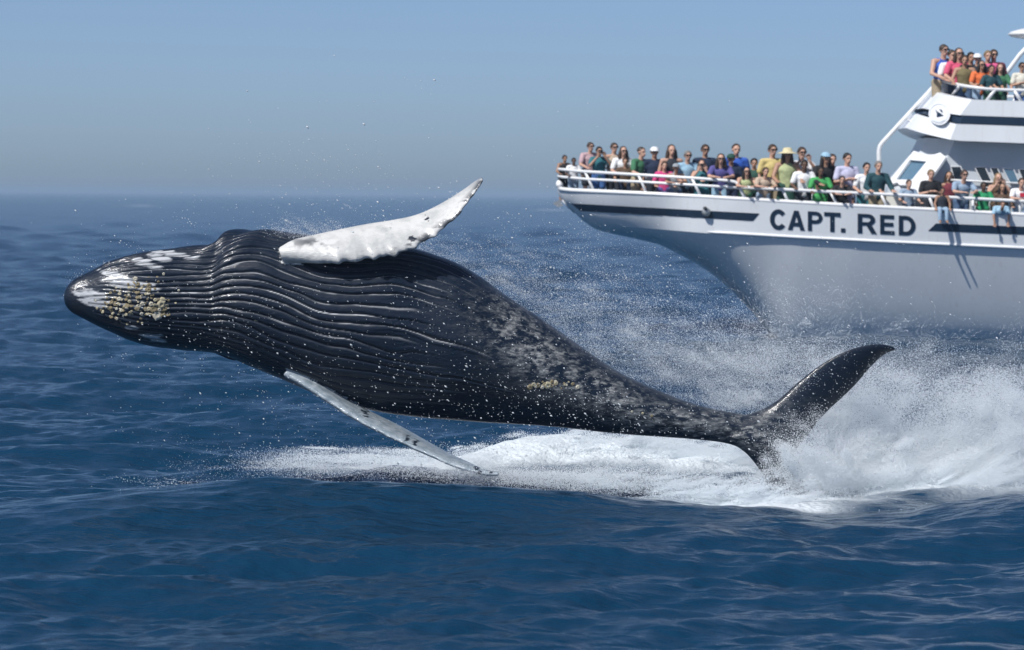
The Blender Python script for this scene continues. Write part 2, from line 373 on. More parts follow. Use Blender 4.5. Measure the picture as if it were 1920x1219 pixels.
    for (cx, cy, sx, sy, rot) in ((170, 555, 34, 16, 25), (245, 533, 48, 9, 8), (275, 494, 30, 7, 14), (300, 483, 22, 7, 12), (330, 478, 40, 6, 8), (215, 515, 30, 6, 15), (285, 632, 26, 9, 12), (250, 615, 14, 5, 10)):
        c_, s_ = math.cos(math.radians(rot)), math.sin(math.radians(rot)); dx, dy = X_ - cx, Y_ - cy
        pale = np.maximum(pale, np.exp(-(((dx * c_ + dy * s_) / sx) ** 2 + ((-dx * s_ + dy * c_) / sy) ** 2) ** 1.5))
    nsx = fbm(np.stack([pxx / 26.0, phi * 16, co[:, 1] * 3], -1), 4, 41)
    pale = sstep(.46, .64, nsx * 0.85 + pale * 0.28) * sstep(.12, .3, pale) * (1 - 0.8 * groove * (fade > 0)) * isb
    white = ((lab == 1) | (lab == 2)).astype(float)
    spot = np.zeros(n)
    for (cx, cy, r) in ((802, 408, 5), (771, 444, 8), (685, 774, 10), (763, 823, 8), (779, 829, 8), (895, 880, 9), (918, 886, 9)):
        spot = np.maximum(spot, np.exp(-((X_ - cx) ** 2 + (Y_ - cy) ** 2) / r ** 2 * (0.6 + 0.9 * ns2)))
    # dark, worn front edge of the raised flipper
    edge = (lab == 1) * sstep(0.46, 0.54, fbm(co * np.array([12, 12, 22.0]), 3, 19)) * sstep(700, 770, X_) * sstep(22, 4, np.abs(Y_ - np.interp(X_, [540, 650, 740, 775, 832, 882, 905], [489, 489, 477, 464, 428, 374, 340])))
    root = (lab == 1) * 0.8 * np.exp(-((X_ - 580) / 45) ** 2 - ((Y_ - 455) / 11) ** 2) * sstep(.45, .6, ns)
    spk = sstep(.50, .62, spot * 0.55 + 1.3 * (fbm(co * np.array([26, 26, 38.0]), 3, 17) - 0.5) * (spot > .08) + .16)
    attr(me, 'lowfin_shade', (lab == 2) * (1 - spk))  # grey-blue shade of the lower flipper, put into its colour
    white = white * (1 - spk) * (lab != 2) * (1 - 0.85 * edge) * (1 - root)
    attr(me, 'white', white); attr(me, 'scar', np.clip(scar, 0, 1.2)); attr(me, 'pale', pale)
    lip = np.exp(-((u - np.floor(u + 0.0) - 0.0 - 0.10) / 0.06) ** 2) + np.exp(-((u - np.floor(u) - 1.10) / 0.06) ** 2)  # pale groove lips with their wet sun glint painted into the skin colour
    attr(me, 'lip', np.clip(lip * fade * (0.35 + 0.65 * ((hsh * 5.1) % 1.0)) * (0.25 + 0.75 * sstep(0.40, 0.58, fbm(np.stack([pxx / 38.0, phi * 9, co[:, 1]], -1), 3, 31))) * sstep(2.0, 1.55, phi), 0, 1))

    m = bpy.data.materials.new('whale_skin'); m.use_nodes = True; t = m.node_tree; b = t.nodes['Principled BSDF']
    tc = t.nodes.new('ShaderNodeTexCoord')
    def at_(nm):
        a = t.nodes.new('ShaderNodeAttribute'); a.attribute_name = nm; return a.outputs['Fac']
    def nz(scale, det=5, vec=(1, 1, 1), rough=0.6):
        mp = t.nodes.new('ShaderNodeMapping'); mp.inputs['Scale'].default_value = vec; mp.inputs['Rotation'].default_value = (0, math.radians(30), 0)
        t.links.new(tc.outputs['Object'], mp.inputs['Vector'])
        x = t.nodes.new('ShaderNodeTexNoise'); x.inputs['Scale'].default_value = scale; x.inputs['Detail'].default_value = det; x.inputs['Roughness'].default_value = rough
        t.links.new(mp.outputs[0], x.inputs['Vector']); return x.outputs['Fac']
    def rng_(v, a, b2, c=0., d=1.):
        r = t.nodes.new('ShaderNodeMapRange'); r.inputs[1].default_value = a; r.inputs[2].default_value = b2; r.inputs[3].default_value = c; r.inputs[4].default_value = d
        t.links.new(v, r.inputs[0]); return r.outputs[0]
    def mul(a, b2):
        x = t.nodes.new('ShaderNodeMath'); x.operation = 'MULTIPLY'; x.use_clamp = True; t.links.new(a, x.inputs[0]); t.links.new(b2, x.inputs[1]); return x.outputs[0]
    def mixc(f, a, b2):
        x = t.nodes.new('ShaderNodeMix'); x.data_type = 'RGBA'; t.links.new(f, x.inputs[0])
        for s, v in ((6, a), (7, b2)):
            if isinstance(v, tuple): x.inputs[s].default_value = (*v, 1)
            else: t.links.new(v, x.inputs[s])
        return x.outputs[2]
    base = mixc(nz(3.0), (0.004, 0.010, 0.022), (0.008, 0.016, 0.031))
    blot = rng_(nz(9.0, 8, (0.7, 1, 1.6), 0.72), 0.45, 0.56)
    streak = rng_(nz(24.0, 6, (0.35, 1, 1.6), 0.7), 0.46, 0.58, 0.3, 1.0)
    base = mixc(mul(mul(at_('scar'), blot), streak), base, (0.42, 0.43, 0.42))
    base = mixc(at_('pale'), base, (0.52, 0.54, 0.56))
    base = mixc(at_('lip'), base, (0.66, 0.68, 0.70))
    wcol = mixc(rng_(nz(5.0, 6), 0.42, 0.62), (0.63, 0.63, 0.61), (0.46, 0.47, 0.46))
    base = mixc(at_('white'), base, wcol)
    base = mixc(at_('lowfin_shade'), base, mixc(rng_(nz(13.0, 6), 0.40, 0.60), (0.20, 0.25, 0.29), (0.33, 0.38, 0.42)))
    t.links.new(base, b.inputs['Base Color'])
    t.links.new(rng_(nz(7.0), 0.35, 0.7, 0.36, 0.56), b.inputs['Roughness']); b.inputs['Specular IOR Level'].default_value = 0.25
    b.inputs['Coat Weight'].default_value = 0.5; b.inputs['Coat Roughness'].default_value = 0.10
    bp = t.nodes.new('ShaderNodeBump'); bp.inputs['Strength'].default_value = 0.6; bp.inputs['Distance'].default_value = 0.012
    t.links.new(nz(26.0, 4, (0.5, 1, 1.3)), bp.inputs['Height']); t.links.new(bp.outputs[0], b.inputs['Normal']); t.links.new(bp.outputs[0], b.inputs['Coat Normal'])
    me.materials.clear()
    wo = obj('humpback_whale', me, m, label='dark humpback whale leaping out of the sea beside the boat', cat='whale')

    # barnacles, each a small ribbed cone stuck to the skin
    bvh = BVHTree.FromPolygons([tuple(v) for v in co2], [tuple(p.vertices) for p in me.polygons])
    seg = 10; prof = ((1.0, -.15), (.92, .25), (.62, .62), (.40, .66), (.34, .35))
    bvs = []; bfs = []
    for j, (r, h) in enumerate(prof):
        for i in range(seg):
            a = 2 * math.pi * i / seg; rr = r * (1 + (0.10 if i % 2 else -0.06) * (1 if j < 3 else 0)); bvs.append((rr * math.cos(a), rr * math.sin(a), h))
    bfs = [tuple(f) for f in grid_faces(len(prof), seg, True)]; bfs.append(tuple(range(4 * seg, 5 * seg)))
    bme = mesh_from(bvs, bfs, 'barnacle'); bmat = mat('barnacle_shell', (0.42, 0.38, 0.26), 0.8, 0.45, 60)
    bme.materials.append(bmat); bm2 = mat('barnacle_pale', (0.50, 0.47, 0.38), 0.8, 0.4, 60); bm3 = mat('barnacle_dark', (0.24, 0.20, 0.12), 0.8, 0.4, 60)
    r = np.random.default_rng(3); spots = []
    for (cx, cy, sx, sy, nn, s0) in ((262, 542, 22, 11, 50, .014), (240, 580, 26, 12, 56, .014), (292, 572, 16, 12, 40, .018), (225, 562, 20, 9, 40, .012), (300, 580, 12, 8, 10, .022), (1022, 720, 16, 5, 16, .017), (1060, 722, 14, 4, 9, .015), (205, 580, 16, 10, 12, .012)):
        for _ in range(nn): spots.append((r.normal(cx, sx), r.normal(cy, sy), s0 * 0.92 * r.lognormal(0, .34)))
    spots += [(480, 602, .02), (1185, 772, .012), (1205, 775, .012), (1222, 780, .013)]
    for (px, py, s) in spots:
        d = ray(px, py); d = d / np.linalg.norm(d); h = bvh.ray_cast(Vector(CAM), Vector(d), 60)
        if h[0] is None: continue
        o = bpy.data.objects.new('barnacle', bme); C.objects.link(o); o.parent = wo; o.material_slots[0].link = 'OBJECT'; o.material_slots[0].material = (bmat, bm2, bm3, bm3)[int(r.integers(4))]
        qn = h[1].to_track_quat('Z', 'Y'); o.rotation_mode = 'QUATERNION'; o.rotation_quaternion = qn
        o.location = h[0]; sc = s * 1.15; o.scale = (sc * r.uniform(.9, 1.15), sc, sc * r.uniform(.35, .7))
    return bvh
def ray_px(p):
    d = p - CAM; z = d @ FWD
    return np.stack([(d @ RIGHT) / z * FPX + W0 / 2, H0 / 2 - (d @ UP) / z * FPX], -1)
WBVH = whale()

# ------------------------------------------------------------------ the boat
M = {}
M['gel'] = mat('white_gelcoat', (0.80, 0.83, 0.85), 0.28, 0.03, 1.5, coat=0.3)
def streaks(m):
    # faint run marks down the paint
    t = m.node_tree; b = t.nodes['Principled BSDF']; tc = t.nodes.new('ShaderNodeTexCoord'); mp = t.nodes.new('ShaderNodeMapping'); mp.inputs['Scale'].default_value = (9, 9, .35)
    n = t.nodes.new('ShaderNodeTexNoise'); n.inputs['Scale'].default_value = 1.3; n.inputs['Detail'].default_value = 6; n.inputs['Roughness'].default_value = .7
    t.links.new(tc.outputs['Object'], mp.inputs['Vector']); t.links.new(mp.outputs[0], n.inputs['Vector'])
    r = t.nodes.new('ShaderNodeMapRange'); r.inputs[1].default_value = .56; r.inputs[2].default_value = .75; r.inputs[3].default_value = 0; r.inputs[4].default_value = .32; t.links.new(n.outputs['Fac'], r.inputs[0])
    x = t.nodes.new('ShaderNodeMix'); x.data_type = 'RGBA'; src = b.inputs['Base Color'].links[0].from_socket
    t.links.new(r.outputs[0], x.inputs[0]); t.links.new(src, x.inputs[6]); x.inputs[7].default_value = (.45, .42, .37, 1); t.links.new(x.outputs[2], b.inputs['Base Color'])
streaks(M['gel'])
M['trim'] = mat('white_trim', (0.82, 0.83, 0.83), 0.3, 0.03, 3)
M['grey'] = mat('pale_grey_paint', (0.56, 0.60, 0.63), 0.4, 0.04, 2)
M['deck'] = mat('deck_paint', (0.42, 0.44, 0.45), 0.7, 0.08, 4)
M['navy'] = mat('navy_stripe', (0.012, 0.028, 0.055), 0.35, 0.08, 5)
M['glass'] = mat('dark_window_glass', (0.015, 0.025, 0.035), 0.08, 0.0, 5, spec=0.6)
M['bglass'] = mat('blue_tinted_glass', (0.10, 0.19, 0.27), 0.12, 0.05, 5, spec=0.6)
M['rail'] = mat('white_rail', (0.80, 0.81, 0.81), 0.3, 0.03, 5)
M['steel'] = mat('galvanised_steel', (0.42, 0.44, 0.44), 0.4, 0.12, 12, metallic=0.6)
M['dark'] = mat('dark_rubber', (0.03, 0.035, 0.04), 0.6, 0.1, 8)
boat = bpy.data.objects.new('whale_watching_boat', None); C.objects.link(boat)
boat.location = (float(P(1500, 600, YB)[0]), YB, 0.0); boat.empty_display_size = 0.5
boat['label'] = 'white excursion boat with navy stripes and crowded bow deck'; boat['category'] = 'boat'

PXB = np.array([1045, 1047, 1052, 1065, 1100, 1150, 1200, 1300, 1400, 1500, 1600, 1920, 2600.])
BB = np.array([0.0, 0.30, 0.55, 0.9, 1.4, 1.85, 2.15, 2.55, 2.8, 2.95, 3.05, 3.1, 3.1])
def bpx(px): return np.interp(px, PXB, BB)
gp = np.array([(1045, 354), (1055, 356), (1075, 358), (1110, 359.5), (1200, 363.5), (1300, 369), (1400, 375), (1500, 381), (1600, 387), (1740, 394), (1920, 404), (2250, 418), (2600, 425)])
G = P(gp[:, 0], gp[:, 1], YB - bpx(gp[:, 0]))
kp = np.array([(1085, 419), (1110, 421), (1150, 424), (1250, 431.5), (1330, 438), (1500, 448), (1700, 458), (1920, 468), (2250, 480), (2600, 486)])
K = P(kp[:, 0], kp[:, 1], YB - bpx(kp[:, 0]) * 0.95)
sp = np.array([(1045, 356), (1047, 366), (1054, 377), (1075, 397), (1094, 415), (1117, 431), (1150, 439), (1181, 445.5), (1238, 459), (1273, 477), (1307, 495), (1342, 519), (1380, 553), (1415, 590), (1440, 622), (1470, 660)])
ST = P(sp[:, 0], sp[:, 1], YB)
Xbow = ST[0, 0]; Xst = G[-1, 0]
bX = P(PXB, 360, YB - BB)[:, 0]
def half(x): return np.interp(x, bX, BB)
def zg(x): return np.interp(x, G[:, 0], G[:, 2])
def zk(x): return np.interp(x, K[:, 0], K[:, 2])
def zst(x): return np.maximum(np.interp(x, ST[:, 0], ST[:, 2]), -0.7)
def hull_y(x, z):
    """half breadth of the hull at x, z"""
    x = np.asarray(x, float); z = np.asarray(z, float)
    b = half(x); g = zg(x); s = np.minimum(zst(x), g - 0.02); k = np.clip(zk(x), s + 0.01, g - 0.015)
    fwdness = np.clip((15.0 - (x - Xbow)) / 14.0, 0, 1)
    bk = b * (0.95 - 0.16 * sstep(1.6, 0.2, x - Xbow))
    up = bk + (b - bk) * np.clip((z - k) / (g - k), 0, 1)
    reach = sstep(0.0, 0.75, k - s)                       # forward of the knuckle the topside runs into the stem
    kk = np.clip((z - s) / (k - s), 0, 1)
    l1 = bk - 0.45 * (k - z); l2 = (bk + .14) * kk ** (0.20 + 0.22 * fwdness ** 1.5)
    lo = np.minimum(bk, np.maximum(-np.log(np.exp(-3 * l1) + np.exp(-3 * l2)) / 3 + .14, 0)) * np.clip(kk * 30, 0, 1)
    v = np.where(z >= k, up, lo)
    near = np.clip((z - s) / (g - s), 0, 1) ** 0.30 * b         # plain wedge at the very bow
    return near * (1 - reach) + v * reach
xs = Xbow + np.r_[0.004, 0.02, 0.05, 0.1, 0.16, 0.24, 0.34, 0.46, 0.6, np.linspace(0.75, Xst - Xbow, 90)]
hv = []; na, nb_ = 8, 22
for x in xs:
    g, s = float(zg(x)), min(float(zst(x)), float(zg(x)) - 0.02); k = min(max(float(zk(x)), s + 0.01), g - 0.015)
    zz = np.r_[np.linspace(g, k + 0.002, na), np.linspace(k - 0.002, s, nb_)]
    yy = hull_y(np.full(len(zz), x), zz); yy[-1] = 0.0
    hv.append(np.stack([np.full(len(zz), x), YB - yy, zz], -1))
hv = np.array(hv); nS, nP = hv.shape[:2]
mir = hv.copy(); mir[..., 1] = 2 * YB - mir[..., 1]
vv = np.concatenate([hv.reshape(-1, 3), mir.reshape(-1, 3)]); f1 = grid_faces(nS, nP); f2 = f1[:, ::-1] + nS * nP
ff = [tuple(f) for f in f1] + [tuple(f) for f in f2]
ff.append(tuple((nS - 1) * nP + i for i in range(nP)) + tuple(nS * nP + (nS - 1) * nP + i for i in range(nP - 2, -1, -1)))
hm = mesh_from(vv, ff, 'hull', True)
hb = bmesh.new(); hb.from_mesh(hm); bmesh.ops.remove_doubles(hb, verts=hb.verts, dist=0.001); bmesh.ops.recalc_face_normals(hb, faces=hb.faces)
for e in hb.edges:
    if len(e.link_faces) == 2 and e.calc_face_angle(0) > 0.35: e.smooth = False
hb.to_mesh(hm); hb.free()
obj('hull', hm, M['gel'], boat)
# inner bulwark and deck
def dk(x): return float(np.interp(x - Xbow, [0, .6, 2.0], [.22, .26, .58]))
def deck_z(x): return float(zg(x)) - dk(x)
ix = xs[6:]
iv = []
for x in ix:
    DK = dk(x)
    b_ = max(float(half(x)) - 0.09, 0.02); g = float(zg(x)) - 0.01
    c_ = max(min(float(hull_y(x, g - DK - .02)) - 0.06, b_), 0.02)
    iv.append([(x, YB - b_, g), (x, YB - c_, g - DK), (x, YB + c_, g - DK), (x, YB + b_, g)])
iv = np.array(iv); fs_ = grid_faces(len(ix), 4)
obj('deck', mesh_from(iv.reshape(-1, 3), fs_, 'deck'), M['deck'], boat)
# gunwale cap
for sgn in (1, -1):
    pts = np.array([(x, YB - sgn * (float(half(x)) - 0.04), float(zg(x)) + 0.012) for x in xs[2:]])
    v, f = tube(pts, 0.05, 8); v[:, 2] = np.where(v[:, 2] > 0, v[:, 2], v[:, 2])
    obj('gunwale_cap', mesh_from(v, f, 'cap', True), M['trim'], boat)
# spray rail along the knuckle
def surf(px, py, lift=0.006):
    """the point of the near hull side at a photo pixel"""
    px = np.asarray(px, float); py = np.asarray(py, float); Y = YB - bpx(px)
    for _ in range(6):
        p = P(px, py, Y); Y = YB - hull_y(p[..., 0], p[..., 2])
    p = P(px, py, Y); p[..., 1] -= lift; return p
pr = np.linspace(1326, 2590, 60); prp = np.interp(pr, kp[:, 0], kp[:, 1])
pts = surf(pr, prp - 3.0, 0.0); rr = np.interp(pr, [1326, 1350, 2590], [0.010, 0.034, 0.036])
v, f = tube(pts, rr, 8); obj('spray_rail', mesh_from(v, f, 'spray_rail', True), M['trim'], boat)
# navy stripes: thin sheets that follow the hull side
def stripe(corners, n=40):
    (tlx, tly), (trx, try_), (brx, bry), (blx, bly) = corners; u = np.linspace(0, 1, n); rows = []
    for w in np.linspace(0, 1, 5):
        x0, y0 = tlx + (blx - tlx) * w, tly + (bly - tly) * w; x1, y1 = trx + (brx - trx) * w, try_ + (bry - try_) * w
        rows.append(surf(x0 + (x1 - x0) * u, y0 + (y1 - y0) * u, 0.008))
    rows = np.array(rows); obj('navy_stripe', mesh_from(rows.reshape(-1, 3), grid_faces(5, n), 'stripe', True), M['navy'], boat)
stripe([(1070, 381.5), (1424, 400.5), (1412, 414.5), (1088, 396)])
stripe([(1755, 419), (2500, 447), (2500, 464), (1740, 433)])
# lettering on the side
def arc(cx, cy, rx, ry, a0, a1, n=14): return [(cx + rx * math.cos(math.radians(a)), cy + ry * math.sin(math.radians(a))) for a in np.linspace(a0, a1, n)]
st_ = 0.24  # stroke as a part of the cap height, letters are given in units of cap height, y up
GL = {
    'C': [arc(.43, .5, .43, .53, 38, 322, 26) + arc(.43, .5, .20, .31, 322, 38, 22)],
    'A': [[(0, 0), (.33, 1), (.57, 1), (.90, 0), (.66, 0), (.60, .20), (.30, .20), (.24, 0)], [(.36, .39), (.54, .39), (.45, .72)]],
    'P': [[(0, 0), (0, 1), (.42, 1)] + arc(.42, .69, .36, .31, 90, -90, 14) + [(.22, .38), (.22, 0)], [(.22, .82), (.22, .56)] + arc(.42, .69, .15, .13, -90, 90, 10)],
    'T': [[(.30, 0), (.30, .80), (0, .80), (0, 1), (.82, 1), (.82, .80), (.52, .80), (.52, 0)]],
    '.': [[(0, 0), (.22, 0), (.22, .21), (0, .21)]],
    'R': [[(0, 0), (0, 1), (.50, 1)] + arc(.50, .71, .34, .29, 90, -60, 13) + [(.92, 0), (.65, 0), (.42, .41), (.22, .41), (.22, 0)], [(.22, .83), (.22, .58)] + arc(.46, .705, .15, .125, -90, 90, 10)],
    'E': [[(0, 0), (0, 1), (.74, 1), (.74, .81), (.22, .81), (.22, .61), (.70, .61), (.70, .42), (.22, .42), (.22, .19), (.76, .19), (.76, 0)]],
    'D': [[(0, 0), (0, 1), (.36, 1)] + arc(.36, .5, .48, .5, 90, -90, 20) + [], [(.22, .81), (.22, .19)] + arc(.36, .5, .25, .31, -90, 90, 16)],
}
def fill2d(loops):
    cu = bpy.data.curves.new('glyph', 'CURVE'); cu.dimensions = '2D'; cu.fill_mode = 'BOTH'
    for lp in loops:
        s_ = cu.splines.new('POLY'); s_.points.add(len(lp) - 1); s_.use_cyclic_u = True
        for p_, q_ in zip(s_.points, lp): p_.co = (q_[0], q_[1], 0, 1)
    to = bpy.data.objects.new('glyph', cu); C.objects.link(to); dg = bpy.context.evaluated_depsgraph_get()
    me = bpy.data.meshes.new_from_object(to.evaluated_get(dg)); bpy.data.objects.remove(to)
    bm = bmesh.new(); bm.from_mesh(me); bmesh.ops.triangulate(bm, faces=bm.faces)
    vs = np.array([v.co for v in bm.verts])[:, :2]; fs = [tuple(v.index for v in f.verts) for f in bm.faces]; bm.free(); bpy.data.meshes.remove(me); return vs, fs
def slab(me, thick):
    bm = bmesh.new(); bm.from_mesh(me); bmesh.ops.solidify(bm, geom=bm.faces[:], thickness=thick); bmesh.ops.recalc_face_normals(bm, faces=bm.faces); bm.to_mesh(me); bm.free(); return me
for ch, x0, x1 in (('C', 1443.5, 1472), ('A', 1477, 1509), ('P', 1514.5, 1542), ('T', 1545, 1576), ('.', 1576.5, 1585), ('R', 1608, 1644), ('E', 1650, 1677), ('D', 1685, 1716.5)):
    v2, f2 = fill2d(GL[ch]); w_ = v2[:, 0].max() - v2[:, 0].min(); px = x0 + (v2[:, 0] - v2[:, 0].min()) / w_ * (x1 - x0)
    base_ = 430.0 + (px - 1457) * (441.5 - 430.0) / (1700 - 1457); py = base_ - v2[:, 1] * 36.5
    obj('letter', slab(mesh_from(surf(px, py, 0.012), f2, 'letter_' + str(ord(ch))), 0.006), M['navy'], boat)
# fairlead on the stripe
v, f = tube(np.array([surf(1324, 397.5, 0.0), surf(1324, 397.5, 0.10), surf(1324, 397.5, 0.14)]), [0.10, 0.10, 0.06], 14); obj('fairlead', mesh_from(v, f, 'fairlead', True), M['steel'], boat)
v, f = tube(np.array([surf(1322, 391, 0.0), surf(1322, 391, 0.16)]), [0.05, 0.04], 10); obj('fairlead_cap', mesh_from(v, f, 'fairlead_cap', True), M['dark'], boat)
# bow rails
def near(px, py, inset=0.06): return P(px, py, YB - np.maximum(bpx(px) - inset, 0.0))
def mirr(p): q = np.array(p, float); q[..., 1] = 2 * YB - q[..., 1]; return q
topr = np.array([(1049, 317.5), (1056, 318), (1075, 320), (1100, 322), (1150, 325), (1200, 328), (1250, 331), (1300, 334), (1340, 337), (1368, 339), (1379, 341.5), (1385, 347), (1390, 358), (1397, 373)])
midr = np.array([(1048, 331), (1060, 332.5), (1100, 336), (1150, 338.5), (1200, 341), (1250, 344), (1300, 347), (1350, 350), (1386, 352.5)])
aft = np.array([(1386, 351), (1430, 353.5), (1480, 356), (1560, 360), (1660, 364.5), (1784, 370.5), (1920, 377.5), (2200, 390)])
for mfn in (lambda p: p, mirr):
    tr = mfn(near(topr[:, 0], topr[:, 1])); tube_obj('rail_bar', np.vstack([[(tr[0, 0] - .02, YB, tr[0, 2] + .01)], tr]), 0.036, M['rail'], boat)
    mr = mfn(near(midr[:, 0], midr[:, 1])); tube_obj('rail_bar', np.vstack([[(mr[0, 0] - .02, YB, mr[0, 2] + .01)], mr]), 0.032, M['rail'], boat)
    ar = mfn(near(aft[:, 0], aft[:, 1])); tube_obj('rail_bar', ar, 0.040, M['rail'], boat)
    for (xa, ya, xb, yb) in ((1097, 322, 1114, 359), (1197, 328, 1213, 364), (1297, 334, 1315, 370), (1467, 356, 1479, 380), (1557, 360.5, 1571, 386), (1652, 364.5, 1664, 390), (1742, 369, 1752, 394), (1824, 372.5, 1825, 398), (1912, 377, 1913, 403), (2000, 381, 2001, 407), (2100, 385, 2101, 411)):
        a_ = mfn(near(np.array([xa, xb]), np.array([ya, yb]))); tube_obj('rail_post', a_, 0.032, M['rail'], boat, 8)
# bow fender, anchor
fp = P(np.array([1047, 1048, 1050, 1051]), np.array([338, 343, 350, 355]), YB - 0.25); tube_obj('bow_fender', catmull(fp, 9), 0.085 * np.sqrt(np.clip(1 - np.linspace(-1, 1, 9) ** 2, 0.08, 1)), M['trim'], boat, 12)
an = bpy.data.objects.new('anchor', None)
sh = P(np.array([1052, 1062, 1078]), np.array([372, 382, 398]), YB - 0.12); anchor = tube_obj('anchor', sh, 0.035, M['steel'], boat, 8); bpy.data.objects.remove(an)
for dy in (-0.14, 0.14):
    a_ = P(np.array([1036, 1050, 1056, 1046]), np.array([381, 374.5, 386, 389]), YB - 0.12) + np.array([0, dy, 0])
    vv_ = np.vstack([a_ + (0, -.02, 0), a_ + (0, .02, 0)]); obj('fluke', mesh_from(vv_, [(0, 1, 2, 3), (7, 6, 5, 4), (0, 4, 5, 1), (1, 5, 6, 2), (2, 6, 7, 3), (3, 7, 4, 0)]), M['steel'], anchor)
rl = P(np.array([1056, 1070]), np.array([374, 390]), YB - 0.3); tube_obj('anchor_roller', rl, 0.05, M['trim'], boat, 10)

# superstructure ------------------------------------------------------------
YF = YB - 1.05; YS = YB - 2.55; XEND = 2480
def ring(front, cheek, aftpt):
    """half plan of a deckhouse level: (px, py) at its rounded nose, at its forward corner and aft on the near side"""
    a = P(*front, YF); b_ = P(*cheek, YS); c = P(*aftpt, YS)
    pts = [np.array([a[0] - .05, YB, a[2]])]
    for s_ in np.linspace(0, 1, 7):
        p = a * (1 - s_) + b_ * s_; p[1] -= 0.16 * math.sin(math.pi * s_); p[0] -= 0.10 * math.sin(math.pi * s_); pts.append(p)
    for s_ in np.linspace(0.06, 1, 12): pts.append(b_ * (1 - s_) + c * s_)
    return np.array(pts)
def shell(name, rings, m, parent, cap_bottom=False, cap_top=False, smooth=False):
    full = [np.vstack([r[::-1], mirr(r[1:])]) for r in rings]; n = len(full[0]); v = np.concatenate(full); f = [tuple(x) for x in grid_faces(len(full), n)]
    for j in range(len(full) - 1): f.append((j * n, (j + 1) * n, (j + 1) * n + n - 1, j * n + n - 1))
    if cap_bottom: f.append(tuple(range((len(full) - 1) * n, len(full) * n)))
    if cap_top: f.append(tuple(range(n)))
    me = mesh_from(v, f, name); bm = bmesh.new(); bm.from_mesh(me); bmesh.ops.recalc_face_normals(bm, faces=bm.faces)
    for fc in bm.faces: fc.smooth = True
    for e in bm.edges:
        if len(e.link_faces) == 2 and e.calc_face_angle(0) > 0.30: e.smooth = False
    bm.to_mesh(me); bm.free(); return obj(name, me, m, parent)
R0 = ring((1757, 173), (1822, 187), (XEND, 205)); R1 = ring((1731, 203), (1800, 216), (XEND, 240)); R2 = ring((1739, 204), (1806, 217), (XEND, 241)); R3 = ring((1730, 213), (1800, 232), (XEND, 256)); R4 = ring((1720, 213.5), (1793, 232.5), (XEND, 257)); R5 = ring((1699, 240), (1782, 262), (XEND, 288)); R6 = ring((1712, 243), (1800, 264), (XEND, 290))
upper = shell('bridge_coaming_top', [R0, R1], M['gel'], boat)
shell('bridge_stripe', [R2, R3], M['navy'], boat)
shell('bridge_coaming_base', [R4, R5, R6], M['gel'], boat, cap_bottom=True)
# floor of the upper deck
def down(r, z, inset): 
    q = r.copy(); q[:, 2] = z; q[1:, 1] += inset; q[0, 0] += inset; return q
BZ = float(P(1850, 188, YS)[2]) - 0.55
fl = R1.copy(); fl[:, 2] = BZ; fl[:, 1] = np.where(fl[:, 1] < YB - .3, fl[:, 1] + .12, fl[:, 1]); fl[:, 0] += .12
full = np.vstack([fl[::-1], mirr(fl[1:])]); obj('upper_deck_floor', slab(mesh_from(full, [tuple(range(len(full)))], 'floor'), 0.05), M['deck'], boat)
# white rim between coaming top and inside
inn = R0.copy(); inn[:, 1] = np.where(inn[:, 1] < YB - .3, inn[:, 1] + .10, inn[:, 1]); inn[:, 0] += .10; inl = inn.copy(); inl[:, 2] = BZ
shell('coaming_lining', [R0 + np.array([0, 0, 0.004]), inn + np.array([0, 0, 0.004]), inl], M['trim'], boat)
# wheelhouse below the bridge
YH = YB - 2.1
def ring2(front, cheek, aftpt, yf=YB - 1.0, ys=YH):
    a = P(*front, yf); b_ = P(*cheek, ys); c = P(*aftpt, ys); pts = [np.array([a[0], YB, a[2]])]
    for s_ in np.linspace(0, 1, 5): pts.append(a * (1 - s_) + b_ * s_)
    for s_ in np.linspace(0.08, 1, 8): pts.append(b_ * (1 - s_) + c * s_)
    return np.array(pts)
shell('wheelhouse_wall', [ring2((1738, 258), (1790, 262), (XEND, 288)), ring2((1722, 290), (1776, 296), (XEND, 320)), ring2((1668, 352), (1722, 360), (XEND, 384)), ring2((1650, 440), (1705, 440), (XEND, 460))], M['grey'], boat)
# raked white window surround with its blue pane, on the forward cheek
pa, pb, pc = P(1722, 290, YB - 1.0), P(1776, 296, YH), P(1722, 360, YH)
pn = np.cross(pb - pa, pc - pa); pn /= np.linalg.norm(pn); pn = -pn if pn[1] > 0 else pn
def sheet(name, pix, m, parent, lift, thick=0.03):
    v2, f2 = fill2d(pix if isinstance(pix[0], list) else [pix]); p = onplane(v2[:, 0], v2[:, 1], pa, pn) + pn * lift
    return obj(name, slab(mesh_from(p, f2, name), thick), m, parent)
fr_ = sheet('window_surround', [[(1668, 350), (1719, 288), (1728, 291), (1742, 295.5), (1758, 295), (1769, 291.5), (1779, 300), (1764, 322), (1722, 378), (1700, 378), (1716, 352), (1692, 352), (1688, 347), (1674, 352)], [(1686, 342), (1712, 305), (1743, 308), (1716, 342)]], M['trim'], boat, 0.06, 0.05)
sheet('window_pane', [(1684, 343), (1712, 303), (1745, 307), (1716, 344)], M['bglass'], fr_, 0.03, 0.01)
